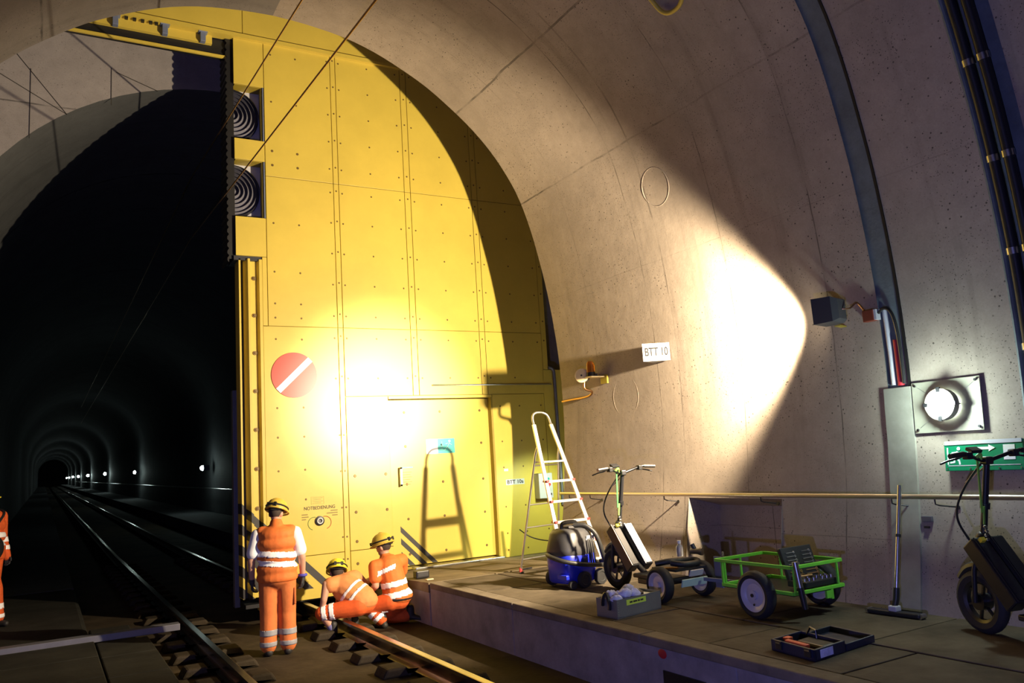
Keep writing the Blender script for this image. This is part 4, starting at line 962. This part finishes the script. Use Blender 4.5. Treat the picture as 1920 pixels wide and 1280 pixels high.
MB().cyl((5.18, 4.63, .42), (5.165, 4.645, .585), .022, .025, 18).build('grip', 'black_plastic', e)

# ---------------------------------------------------------------- grey tool box with rags
e = empty('tool_tray', (4.5, 5.97, PZ), 'open grey metal tool tray with a lime label', 'tool box')
o0 = Vector((4.25, 5.83, PZ)); u_ = Vector((.56, .10, 0)); v_ = Vector((-.03, .26, 0)).normalized() * .26; hgt = .155
un, vn = u_.normalized(), v_.normalized()
def wallp(a, b, nm): MB().prism([(0, 0), ((b - a).length, 0), ((b - a).length, hgt), (0, hgt)], a, (b - a).normalized(), (0, 0, 1), Vector((0, 0, 1)).cross((b - a).normalized()), .008).build(nm, 'toolbox_grey', e, smooth=False)
c0, c1, c2, c3 = o0, o0 + u_, o0 + u_ + v_, o0 + v_
wallp(c0, c1, 'side'); wallp(c1, c2, 'end'); wallp(c2, c3, 'side'); wallp(c3, c0, 'end')
MB().prism([(0, 0), (u_.length, 0), (u_.length, v_.length), (0, v_.length)], o0 + Vector((0, 0, .004)), un, vn, (0, 0, 1), .006).build('floor', 'toolbox_grey', e, smooth=False)
MB().prism([(.12, .095), (.37, .095), (.37, .14), (.12, .14)], o0, un, (0, 0, 1), -vn, .002).build('label_strip', 'label_lime', e, smooth=False)
sm = MB()
for a0, a1 in ((.16, .195), (.205, .255), (.262, .29), (.297, .335)): sm.prism([(a0, .110), (a1, .110), (a1, .124), (a0, .124)], o0 - vn * .002, un, (0, 0, 1), -vn, .001)
o = sm.build('small_print', 'ink', e, smooth=False); o['kind'] = 'stuff'
for k in range(7): MB().cyl(o0 + un * .012 - vn * .001 + Vector((0, 0, .015 + .02 * k)), o0 + un * .012 - vn * .004 + Vector((0, 0, .015 + .02 * k)), .004, n=6).build('rivet', 'steel', e)
MB().tube([c3 + v_ * -.35 + Vector((-.01, 0, .10)), c3 - v_ * .35 + Vector((-.015, -.02, .16)), c0 + v_ * .5 + Vector((0, .0, .20)), c0 + v_ * .4 + Vector((.02, -.02, .12)) - un * .03, c0 + v_ * .3 - un * .02 + Vector((0, 0, .07))], .016, 8, sub=5).build('strap_handle', 'black_plastic', e)
for k in range(6):
    q = o0 + un * (.06 + .055 * k) + vn * (.06 + .12 * (k % 2)) + Vector((0, 0, .145 + .02 * (k % 3)))
    rg_ = MB(); rg_.ball(q, (.065, .05, .042), 14)
    rg_.v = [(x + random.uniform(-.008, .008), y + random.uniform(-.008, .008), max(z, PZ + .02) + random.uniform(-.008, .008)) for x, y, z in rg_.v]
    tag(rg_.build('cleaning_rag', 'rag_blue'), 'crumpled pale blue rag in the grey tool tray', 'rag', 'rags in the tool tray')
tag(MB().lathe([(0, -.03), (.05, -.03), (.062, 0), (.05, .03), (.025, .034), (0, .034)], o0 + un * .40 + vn * .13 + Vector((0, 0, .145)), (.2, -.3, .9), 24).build('tape_roll', 'black_plastic'), 'black tape roll lying in the grey tool tray', 'tape roll')
tag(MB().obox(o0 + un * .48 + vn * .13 + Vector((0, 0, .13)), un, vn, (0, .2, 1), .05, .07, .006).build('paper_pad', 'white', smooth=False), 'white paper pad in the grey tool tray', 'paper')

# ---------------------------------------------------------------- flat open drill case
e = empty('drill_case', (4.65, 4.0, PZ), 'dark open plastic case with an orange strip, lying flat near the platform edge', 'tool case')
co = Vector((4.29, 3.80, PZ)); cu_ = Vector((.70, .08, 0)).normalized(); cv_ = Vector((.045, .40, 0)).normalized(); nn = Vector((0, 0, 1))
def cbox(a0, a1, b0, b1, z0, z1, nm, m_, bv=.004): MB().obox(co + cu_ * ((a0 + a1) / 2) + cv_ * ((b0 + b1) / 2) + nn * ((z0 + z1) / 2), cu_, cv_, nn, (a1 - a0) / 2, (b1 - b0) / 2, (z1 - z0) / 2).build(nm, m_, e, smooth=False, bevel=bv)
cbox(0, .345, 0, .41, 0, .015, 'base', 'case_navy'); cbox(.355, .70, 0, .41, 0, .012, 'lid', 'case_navy')
for a0, a1, b0, b1 in ((0, .02, 0, .41), (0, .345, 0, .018), (0, .345, .392, .41), (.325, .345, 0, .41)): cbox(a0, a1, b0, b1, 0, .075, 'base_wall', 'case_navy')
for a0, a1, b0, b1 in ((.355, .37, 0, .41), (.355, .70, 0, .015), (.355, .70, .395, .41), (.685, .70, 0, .41)): cbox(a0, a1, b0, b1, 0, .05, 'lid_wall', 'case_navy')
cbox(.03, .075, .10, .30, .05, .082, 'orange_strip', 'case_orange'); cbox(.10, .16, .33, .38, .05, .075, 'orange_strip', 'case_orange')
cbox(.16, .30, .05, .30, .02, .06, 'insert', 'black_plastic', .015)
for b0 in (.06, .33): cbox(-.012, .004, b0 - .03, b0 + .03, .02, .078, 'latch', 'black_plastic'); cbox(-.016, -.01, b0 - .02, b0 + .02, .06, .068, 'latch_bar', 'steel', 0)
cbox(.06, .20, -.003, 0, .015, .065, 'sticker', 'rag_blue', 0)
MB().tube([co + cu_ * .30 + cv_ * .22 + nn * .06, co + cu_ * .30 + cv_ * .22 + nn * .11, co + cu_ * .33 + cv_ * .30 + nn * .115, co + cu_ * .33 + cv_ * .34 + nn * .06], .008, 8).build('carry_handle', 'dark_steel', e)

# ---------------------------------------------------------------- floor nozzle on its wand, leaning on the wall
e = empty('floor_nozzle', (5.82, 4.3, PZ), 'wide black floor nozzle with a steel wand leaning on the handrail', 'nozzle')
na, nb = Vector((5.80, 4.53, PZ + .022)), Vector((5.83, 4.09, PZ + .022)); nm_ = (na + nb) / 2
MB().bar(na, nb, .085, .035).build('head', 'black_plastic', e, smooth=False, bevel=.012)
for q in (na, nb): MB().cyl(q + Vector((-.03, 0, 0)), q + Vector((.03, 0, 0)), .02, n=12).build('end_wheel', 'steel', e)
MB().obox(nm_ + Vector((.0, .0, .035)), (0, 1, 0), (1, 0, 0), (0, 0, 1), .035, .035, .022).build('neck', 'white_panel', e, smooth=False, bevel=.008)
tp = Vector((6.020, 4.275, 1.315)); bt = nm_ + Vector((.015, -.005, .06)); dv = (tp - bt)
MB().tube([nm_ + Vector((0, 0, .04)), bt + dv * .05, bt + dv * .14], .024, 12).build('elbow', 'black_plastic', e)
MB().cyl(bt + dv * .13, tp, .0165, n=16).build('wand', 'steel', e)
MB().cyl(bt + dv * .56, bt + dv * .585, .022, n=14).build('collar', 'black_plastic', e)

# small things by the gate end of the platform
e = empty('battery_pack', (4.17, 9.75, PZ), 'small black battery pack on the platform corner beside the gate', 'battery')
MB().box(4.08, 4.26, 9.78, 9.90, .305, .40).build('case', 'black_plastic', e, smooth=False, bevel=.015)
MB().box(4.10, 4.24, 9.775, 9.782, .33, .38).build('grille', 'dark_steel', e, smooth=False)
tag(MB().box(4.10, 4.19, 9.50, 9.545, .315, .328).build('wood_scrap', 'cream', smooth=False, bevel=.003), 'pale scrap of wood beside the black battery pack', 'scrap')
# ================================================================= PEOPLE
def cap(mb, p0, p1, r0, r1=None, n=14):
    r1 = r0 if r1 is None else r1
    mb.cyl(p0, p1, r0, r1, n); mb.ball(p0, r0, n); mb.ball(p1, r1, n); return mb
def chain(mb, pts, rs):
    for i in range(len(pts) - 1): cap(mb, pts[i], pts[i + 1], rs[i], rs[i + 1])
    return mb
def skinned(mb, name, m, parent, voxel=.012, it=6, fac=.5):
    """one continuous surface grown round the limbs"""
    me = bpy.data.meshes.new('tmp'); me.from_pydata(mb.v, [], mb.f)
    bm = bmesh.new(); bm.from_mesh(me); bmesh.ops.recalc_face_normals(bm, faces=bm.faces); bm.to_mesh(me); bm.free()
    t = bpy.data.objects.new('tmp', me); C.objects.link(t)
    r = t.modifiers.new('r', 'REMESH'); r.mode = 'VOXEL'; r.voxel_size = voxel
    s = t.modifiers.new('s', 'SMOOTH'); s.factor = fac; s.iterations = it
    dg = bpy.context.evaluated_depsgraph_get(); out = bpy.data.meshes.new_from_object(t.evaluated_get(dg)); out.name = name
    bpy.data.objects.remove(t); bpy.data.meshes.remove(me)
    out.polygons.foreach_set('use_smooth', [True] * len(out.polygons)); out.materials.clear(); out.materials.append(M[m])
    o = bpy.data.objects.new(name, out); C.objects.link(o); o.parent = parent; pinv(o, parent)
    return o
def band(src, name, m, parent, test, off=.005):
    """strip sewn on a garment: the garment's own surface lifted a little where test(point) holds"""
    me = src.data; nrm = [v.normal.copy() for v in me.vertices]; left = {}
    for p in me.polygons:
        if test(p.center): left[p.index] = tuple(p.vertices)
    byv = {}
    for i, q in left.items():
        for k in q: byv.setdefault(k, []).append(i)
    out = []
    while left:                                      # one object for each separate strip
        i0 = next(iter(left)); comp, todo = [], [i0]; first = left.pop(i0); comp.append(first); todo = [first]
        while todo:
            for k in todo.pop():
                for j in byv[k]:
                    if j in left: q = left.pop(j); comp.append(q); todo.append(q)
        if len(comp) < 14: continue
        mp, vs, fs = {}, [], []
        for q in comp:
            r_ = []
            for k in q:
                if k not in mp: mp[k] = len(vs); vs.append(tuple(me.vertices[k].co + nrm[k] * off))
                r_.append(mp[k])
            fs.append(tuple(r_))
        n = bpy.data.meshes.new(name); n.from_pydata(vs, [], fs); n.polygons.foreach_set('use_smooth', [True] * len(n.polygons)); n.materials.append(M[m])
        o = bpy.data.objects.new(name, n); C.objects.link(o); o.parent = parent; pinv(o, parent)
        s = o.modifiers.new('solid', 'SOLIDIFY'); s.thickness = .004; s.offset = -1; out.append(o)
    return out
def hand(par, wrist, elbow, palm_side, m, curl=.5, name='glove'):
    """gloved hand: palm, four bent fingers and a thumb leaving the side of the palm"""
    w_ = Vector(wrist); d = (w_ - Vector(elbow)).normalized(); nrm = Vector(palm_side); nrm = (nrm - d * nrm.dot(d)).normalized(); sd = d.cross(nrm)
    mb = MB(); cap(mb, w_ - d * .03, w_ + d * .015, .030, .030)
    for k in (-.026, -.009, .009, .026): cap(mb, w_ + d * .01 + sd * k * .7, w_ + d * .075 + sd * k, .016, .015, 10)
    for k, L in ((-.030, .062), (-.010, .074), (.010, .070), (.029, .054)):
        a = w_ + d * .078 + sd * k; b = a + (d * (1 - curl * .4) + nrm * curl * .8).normalized() * L * .52; c = b + (d * (1 - curl * 1.3) + nrm * curl * 1.4).normalized() * L * .48
        chain(mb, [a, b, c], [.0115, .0105, .009])
    a = w_ + d * .02 - sd * .03; b = a - sd * .03 + d * .025 + nrm * .012; c = b + d * .032 + nrm * .012
    chain(mb, [a, b, c], [.014, .012, .010])
    return skinned(mb, name, m, par, .0055, 3)
def head(body, c, face, upv, s=1.0):
    """skull, jaw, nose, ears and neck joint added to the body's volume"""
    f = Vector(face).normalized(); u = Vector(upv); u = (u - f * u.dot(f)).normalized(); r = f.cross(u); c = Vector(c)
    body.ball(c + u * .03 * s, (.075 * s, .093 * s, .10 * s), 16, (r, f, u))
    body.ball(c - u * .045 * s + f * .025 * s, (.058 * s, .066 * s, .062 * s), 14, (r, f, u))
    body.ball(c - u * .01 * s + f * .095 * s, (.014 * s, .02 * s, .026 * s), 8, (r, f, u))
    for k in (-1, 1): body.ball(c + r * (k * .077 * s) - u * .0 - f * .005, (.012 * s, .022 * s, .033 * s), 8, (r, f, u))
    return f, u, r
def face_parts(par, c, f, u, r, s=1.0):
    for k in (-1, 1): MB().ball(Vector(c) + f * (.083 * s) + r * (k * .031 * s) + u * (.012 * s), (.011 * s, .008 * s, .006 * s), 8, (r, f, u)).build('eye', 'ink', par)
    MB().ball(Vector(c) + f * (.086 * s) - u * (.052 * s), (.022 * s, .006 * s, .005 * s), 8, (r, f, u)).build('mouth', 'redbox', par)
def hair_part(par, c, f, u, r, s=1.0):
    mb = MB(); mb.ball(Vector(c) + u * .038 * s - f * .012 * s, (.082 * s, .094 * s, .098 * s), 18, (r, f, u))
    mb.v = [tuple(Vector(p) + f * max(0, (-.035 * s) - (Vector(p) - Vector(c)).dot(u)) * 0) for p in mb.v]
    keep = []
    for q in mb.f:
        ce = sum((Vector(mb.v[i]) for i in q), Vector()) / len(q) - Vector(c)
        if ce.dot(u) > .03 * s or (ce.dot(f) < .02 * s and ce.dot(u) > -.055 * s): keep.append(q)
    mb.f = keep; o = mb.build('hair', 'hair', par)
def helmet(par, c, f, u, r, m='helmet_yellow', strap='black_plastic', lamp=True, s=1.0):
    c = Vector(c) + u * .048 * s
    pr = [(.132, 0), (.129, .03), (.120, .065), (.100, .098), (.065, .122), (.025, .134), (0, .136)]
    hm = MB(); n = 32; vs = []
    for rr, h in pr:
        for k in range(n):
            t = 2 * math.pi * k / n; vs.append(c + r * (rr * .88 * s * math.cos(t)) + f * (rr * 1.06 * s * math.sin(t)) + u * (h * s))
    hm.add(vs, [(i * n + k, i * n + (k + 1) % n, (i + 1) * n + (k + 1) % n, (i + 1) * n + k) for i in range(len(pr) - 1) for k in range(n)])
    o = hm.build('helmet', m, par)
    sd = o.modifiers.new('solid', 'SOLIDIFY'); sd.thickness = .008
    br = MB(); br.tube([c + r * (.118 * s * math.cos(t)) + f * (.143 * s * math.sin(t) + (.022 if math.sin(t) > .3 else 0)) - u * .004 for t in [2 * math.pi * k / 30 for k in range(30)]], .010, 8, True); br.build('brim', m, o)
    MB().tube([c + r * (.116 * s * math.cos(t)) + f * (.139 * s * math.sin(t)) + u * .032 * s for t in [2 * math.pi * k / 30 for k in range(30)]], .010, 6, True).build('headlamp_strap', strap, o)
    for k in (-1, 1): MB().obox(c + r * (k * .04) - f * .128 * s + u * .03, r, u, f, .014, .022, .012).build('strap_clip', strap, o, smooth=False)
    MB().tube([c + r * (.10 * s * k) - f * .08 * s * abs(k) - f * .125 * s * (1 - abs(k)) - u * (.012 + .018 * (1 - abs(k))) for k in (-1, -.5, 0, .5, 1)], .008, 6, sub=4).build('neck_strap', strap, o)
    if lamp:
        MB().obox(c + f * .150 * s + u * .035, r, u, f, .028, .02, .018).build('headlamp', strap, o, smooth=False, bevel=.005)
        MB().cyl(c + f * .165 * s + u * .035, c + f * .172 * s + u * .035, .014, n=12).build('headlamp_lens', 'headlamp', o)
    for k in (-.03, .03, 0): MB().tube([c + r * (k - .0) + f * (.10 * s) + u * (.085 * s), c + r * k + u * (.128 * s if k else .14 * s), c + r * k - f * (.09 * s) + u * (.09 * s)], .005, 6, sub=4).build('rib', m, o)
    return o
def boot(par, ankle, toe_dir, m='boot'):
    a = Vector(ankle); t = Vector(toe_dir).normalized(); zf = a.z - .085
    mb = MB(); cap(mb, a + Vector((0, 0, .06)), a, .048, .05); cap(mb, Vector((a.x, a.y, zf + .045)) - t * .03, Vector((a.x, a.y, zf + .036)) + t * .15, .045, .036)
    cap(mb, a, Vector((a.x, a.y, zf + .05)), .05, .047)
    mb.v = [(x, y, max(z, zf)) for x, y, z in mb.v]
    o = skinned(mb, 'boot', m, par, .009, 3); return o

V3 = Vector
def frame(az):
    a = R(az); return V3((math.sin(a), math.cos(a), 0)), V3((math.cos(a), -math.sin(a), 0)), V3((0, 0, 1))   # forward, right, up

# ---------------------------------------------------------------- standing worker, seen from behind
def standing(P, az, label, look=(0, 0), sleeves='short', trouser='hi_orange_trouser', band_m='reflective_grey', scale=1.0, step=0.0, lampon=False, bag=False, hel='helmet_dirty', glove_m=('glove_dark', 'glove_blue'), lean=0.0):
    f, r, u = frame(az); P = V3(P); S_ = scale
    e = empty('person', P, label, 'person')
    def q(x, y, z): return P + (r * x + f * y + u * z) * S_
    hipc = q(0, 0, .84); fs = step
    aL, aR = q(-.105, -fs, .085), q(.105, fs, .085); kL, kR = q(-.10, .02 - fs * .3, .45), q(.10, .03 + fs * .6, .45); hL, hR = q(-.095, 0, .82), q(.095, 0, .82)
    shL, shR = q(-.205, .01, 1.305), q(.205, .01, 1.305); eL, eR = q(-.272, -.015, 1.03), q(.272, -.005, 1.03)
    wL, wR = q(-.27, .05, .80), q(.275, .06, .80)
    hd = q(0, .035 - lean, 1.515); fa = R(az + look[0]); ff = V3((math.sin(fa), math.cos(fa), -math.tan(R(look[1]))))
    b = MB()
    chain(b, [q(0, -.005, 1.30), q(0, .02 - lean * .8, 1.46)], [.058 * S_, .052 * S_])
    f2, u2, r2 = head(b, hd, ff, u, S_)
    chain(b, [hipc, q(0, 0, 1.05), q(0, .0, 1.25)], [.12 * S_, .115 * S_, .13 * S_])
    for sh, el, wr in ((shL, eL, wL), (shR, eR, wR)): chain(b, [sh, el, wr], [.052 * S_, .043 * S_, .030 * S_]); cap(b, q(0, 0, 1.30), sh, .07 * S_, .055 * S_)
    for h, k, a in ((hL, kL, aL), (hR, kR, aR)): chain(b, [h, k, a], [.075 * S_, .055 * S_, .04 * S_])
    body = skinned(b, 'body', 'skin', e, .010, 5)
    face_parts(e, hd, f2, u2, r2, S_); hair_part(e, hd, f2, u2, r2, S_); helmet(e, hd, f2, u2, r2, hel, lamp=lampon, s=S_)
    t = MB()
    for h, k, a in ((hL, kL, aL), (hR, kR, aR)): chain(t, [h + u * .02, k, a + u * .02], [.112 * S_, .096 * S_, .086 * S_]); cap(t, k - u * .1, a + u * .03, .094 * S_, .092 * S_)
    t.ball(q(0, -.02, .83), (.20 * S_, .14 * S_, .12 * S_), 18, (r, f, u))
    cap(t, q(0, 0, .8), q(0, 0, .90), .12 * S_, .12 * S_)
    tr = skinned(t, 'trousers', trouser, e, .012, 6)
    z0 = P.z
    for lo, hi in ((.215, .275), (.105, .155)): band(tr, 'reflective_band', band_m, e, lambda c, lo=lo, hi=hi: lo * S_ < c.z - z0 < hi * S_)
    sl = MB()
    if sleeves == 'short':
        for sh, el in ((shL, eL), (shR, eR)): chain(sl, [sh, sh + (el - sh) * .72], [.070 * S_, .074 * S_])
        cap(sl, shL, shR, .055 * S_, .055 * S_); cap(sl, q(0, 0, 1.0), q(0, 0, 1.3), .10 * S_, .10 * S_); skinned(sl, 't_shirt', 'tee_white', e, .011, 5)
    v = MB()
    for z, hx, hy in ((.83, .228, .168), (.92, .225, .165), (1.06, .222, .16), (1.20, .228, .16), (1.29, .21, .15)): v.ball(q(0, -.005, z), (hx * S_, hy * S_, .115 * S_), 20, (r, f, u))
    cap(v, q(-.155, 0, 1.325), q(.155, 0, 1.325), .072 * S_, .072 * S_); cap(v, q(0, -.01, 1.36), q(0, .012, 1.415), .088 * S_, .072 * S_)
    v.v = [(x, y, max(z, z0 + .785 * S_)) for x, y, z in v.v]
    vest = skinned(v, 'vest' if sleeves == 'short' else 'jacket', 'hi_orange' if sleeves == 'short' else 'hi_orange_deep', e, .011, 5)
    def bt(lo, hi, tilt):
        def t_(c):
            d_ = c - P; z = d_.z / S_ + tilt * d_.dot(r) * (1 if d_.dot(f) < 0 else -.4)
            return lo < z < hi
        return t_
    band(vest, 'reflective_band', 'reflective', e, bt(1.055, 1.115, .10)); band(vest, 'reflective_band', 'reflective', e, bt(.955, 1.015, .10))
    if sleeves == 'long':
        s2 = MB()
        for sh, el, wr in ((shL, eL, wL), (shR, eR, wR)): chain(s2, [sh, el, wr], [.078 * S_, .068 * S_, .056 * S_])
        sv = skinned(s2, 'sleeves', 'hi_orange_deep', e, .011, 4)
        for lo, hi in ((.985, 1.04), (.885, .935)): band(sv, 'reflective_band', 'reflective', e, lambda c, lo=lo, hi=hi: lo * S_ < c.z - z0 < hi * S_)
    hand(e, wL, eL, r, glove_m[0], .6); hand(e, wR, eR, -r, glove_m[0], .6)
    if glove_m[1]:
        MB().tube([wR + u * .02 + r * (.036 * math.cos(t_)) + f * (.036 * math.sin(t_)) for t_ in [2 * math.pi * k / 14 for k in range(14)]], .016, 8, True).build('glove_cuff', glove_m[1], e)
    boot(e, aL, f - r * .15); boot(e, aR, f + r * .2)
    MB().obox(q(.185, -.02, .62), f, u, r, .05 * S_, .09 * S_, .012 * S_).build('thigh_pocket', trouser, e, smooth=False, bevel=.008)
    if bag:
        bg = MB(); bg.ball(q(.10, .10, .93), (.17, .11, .17), 16, (r, f, u)); skinned(bg, 'shoulder_bag', 'black_plastic', e, .012, 4)
        MB().tube([q(.20, .12, 1.0), q(.12, .15, 1.2), q(-.08, .12, 1.36), q(-.12, -.1, 1.38), q(.05, -.16, 1.15), q(.2, -.05, 1.0)], .016, 8, sub=5).build('bag_strap', 'black_plastic', e)
    return e
standing((2.20, 9.13, -.18), 14, 'person standing on the track in orange vest over white t-shirt and orange trousers', look=(28, 22), scale=.965)
standing((-.60, 12.95, 0), 118, 'person in orange jacket and trousers with black shoulder bag, walking past the tunnel mouth', look=(0, 5), sleeves='long', trouser='hi_orange_deep', band_m='reflective', scale=1.06, step=.16, bag=True, hel='helmet_yellow', glove_m=('glove_dark', None), lean=.10)

# ---------------------------------------------------------------- crouching workers
VF, VR, VU = frame(30)
def posed(P, ppm, origin):
    P = V3(P)
    def q(x, y, d=0.0):
        dx, dy = (x - origin[0]) / ppm, (origin[1] - y) / ppm
        return P + VR * (dx * .998 - dy * .0) + VU * (dy + dx * .062) + VF * d
    return P, q
# squatting, back turned, bare-armed
P, q = posed((2.925, 9.53, -.18), 163, (626, 1190))
e = empty('person', P, 'person squatting beside the rail in orange vest and shorts with clean yellow helmet', 'person')
pel, che, nek, hd = q(676, 1136, .16), q(643, 1106, .20), q(631, 1094, .20), q(627, 1079, .22)
shL, elL, wrL = q(613, 1093, .04), q(609, 1119, .0), q(603, 1139, .03)
shR, elR, wrR = q(661, 1088, .36), q(672, 1108, .50), q(682, 1104, .68)
hpL, knL, anL = q(672, 1141, .06), q(604, 1144, .02), q(624, 1177, .04)
hpR, knR, anR = q(680, 1140, .26), q(628, 1136, .42), q(655, 1180, .34)
b = MB(); chain(b, [pel, (pel + che) / 2, che, nek, hd], [.11, .11, .115, .055, .05])
fc = (VF * .8 - VR * .35 - VU * .45); f2, u2, r2 = head(b, hd, fc, VU + VF * .3)
for a, c_, d_ in ((shL, elL, wrL), (shR, elR, wrR)): chain(b, [a, c_, d_], [.050, .040, .029]); cap(b, che, a, .07, .05)
for a, c_, d_ in ((hpL, knL, anL), (hpR, knR, anR)): chain(b, [a, c_, d_], [.085, .056, .040])
skinned(b, 'body', 'skin', e, .010, 5); face_parts(e, hd, f2, u2, r2); hair_part(e, hd, f2, u2, r2); helmet(e, hd, f2, u2, r2, 'helmet_yellow', lamp=True)
v = MB(); chain(v, [pel + VU * .03, (pel + che) / 2 + VU * .01, che], [.170, .175, .165]); cap(v, che + (shL - che) * .8, che + (shR - che) * .8, .09, .09); cap(v, che, nek - VU * .01, .10, .075)
v.ball(pel + VU * .02, (.19, .18, .13), 16)
vest = skinned(v, 'vest', 'hi_orange_pale', e, .011, 6); ax = (che - pel).normalized(); Lx = (che - pel).length
for lo, hi in ((.28, .40), (.62, .74)): band(vest, 'reflective_band', 'reflective', e, lambda c, lo=lo, hi=hi: lo < (c - pel).dot(ax) / Lx + .5 * (c - pel).dot(VR) * 0 < hi)
t = MB(); chain(t, [hpL, knL], [.112, .082]); chain(t, [hpR, knR], [.112, .082]); t.ball(pel - VU * .03, (.165, .155, .12), 16)
sh = skinned(t, 'shorts', 'hi_orange_deep', e, .011, 5); ta = (knL - hpL).normalized(); TLn = (knL - hpL).length
for lo, hi in ((.66, .79), (.87, 1.0)): band(sh, 'reflective_band', 'reflective', e, lambda c, lo=lo, hi=hi: lo < (c - hpL).dot(ta) / TLn < hi and (c - hpL).dot(VF) < .12)
for a, k_ in ((anL, knL), (anR, knR)):
    MB().cyl(a - (a - k_).normalized() * .07, a, .047, .047, 16).build('sock', 'sock', e); boot(e, a, -VR * .5 + VF)
hand(e, wrL, elL, VR, 'glove_dark', .7); hand(e, wrR, elR, -VU, 'glove_dark', .7)

# kneeling, head turned to the gate, bare forearms
P, q = posed((3.59, 9.57, -.18), 162, (735, 1192))
e = empty('person', P, 'person kneeling at the platform wall in orange t-shirt with white print and headlamp helmet', 'person')
pel, wst, che, nek, hd = q(752, 1142, .10), q(750, 1118, .10), q(740, 1080, .12), q(733, 1060, .14), q(730, 1042, .15)
shL, elL, wrL = q(714, 1074, .02), q(716, 1110, -.02), q(699, 1124, .10)
shR, elR, wrR = q(762, 1072, .28), q(757, 1108, .42), q(715, 1120, .36)
hpL, knL, anL = q(742, 1144, .02), q(702, 1150, .04), q(726, 1180, .02)
hpR, knR, anR = q(760, 1146, .20), q(722, 1182, .34), q(775, 1180, .26)
b = MB(); chain(b, [pel, wst, che, nek, hd], [.11, .11, .12, .055, .05])
fc = (-VR * .85 + VF * .35 - VU * .25); f2, u2, r2 = head(b, hd, fc, VU)
for a, c_, d_ in ((shL, elL, wrL), (shR, elR, wrR)): chain(b, [a, c_, d_], [.052, .043, .030]); cap(b, che, a, .07, .055)
for a, c_, d_ in ((hpL, knL, anL), (hpR, knR, anR)): chain(b, [a, c_, d_], [.085, .06, .042])
skinned(b, 'body', 'skin', e, .010, 5); face_parts(e, hd, f2, u2, r2); hair_part(e, hd, f2, u2, r2); helmet(e, hd, f2, u2, r2, 'helmet_dirty', lamp=True)
v = MB(); chain(v, [pel + VU * .03, wst, che], [.165, .158, .158]); cap(v, che + (shL - che) * .8, che + (shR - che) * .8, .088, .088); cap(v, che, nek - VU * .01, .10, .075)
for a, c_ in ((shL, elL), (shR, elR)): chain(v, [a, a + (c_ - a) * .62], [.078, .074])
v.ball(pel + VU * .035 + VR * .02, (.185, .18, .12), 16)
vest = skinned(v, 't_shirt', 'hi_orange', e, .011, 6)
def kb_(lo, hi): return lambda c: lo < (c - P).z - .16 * (c - P).dot(VR) < hi and (c - P).dot(VR) > -.10
band(vest, 'reflective_band', 'reflective', e, kb_(.455, .520)); band(vest, 'reflective_band', 'reflective', e, kb_(.325, .395))
# pale printed block on the back
pr_ = lambda c: (.64 < (c - P).z - .38 * (c - P).dot(VR) < .695) and -.085 < (c - P).dot(VR) < .125 and (c - P).dot(VF) < .12
band(vest, 'white_print', 'reflective', e, pr_)
t = MB(); chain(t, [hpL, knL, anL + (knL - anL) * .15], [.115, .092, .075]); chain(t, [hpR, knR, anR + (knR - anR) * .15], [.115, .092, .075]); t.ball(pel - VU * .02, (.175, .16, .12), 16)
trs = skinned(t, 'trousers', 'hi_orange_deep', e, .011, 5); sa = (anL - knL).normalized(); SL = (anL - knL).length
for lo, hi in ((.28, .48), (.62, .82)): band(trs, 'reflective_band', 'reflective', e, lambda c, lo=lo, hi=hi: lo < (c - knL).dot(sa) / SL < hi and (c - knL).dot(VF) < .10 and (c - P).z < .20)
boot(e, anL, -VR * .6 + VF * .5); boot(e, anR + VU * .02, VR * .4 - VU * .1)
MB().tube([pel + VU * .01 + VR * (.18 * math.cos(t_)) + VF * (.165 * math.sin(t_)) for t_ in [2 * math.pi * k / 24 for k in range(24)]], .018, 8, True).build('belt', 'black_plastic', e)
hand(e, wrL, elL, VR, 'glove_dark', .8); hand(e, wrR, elR, -VU, 'glove_dark', .8)
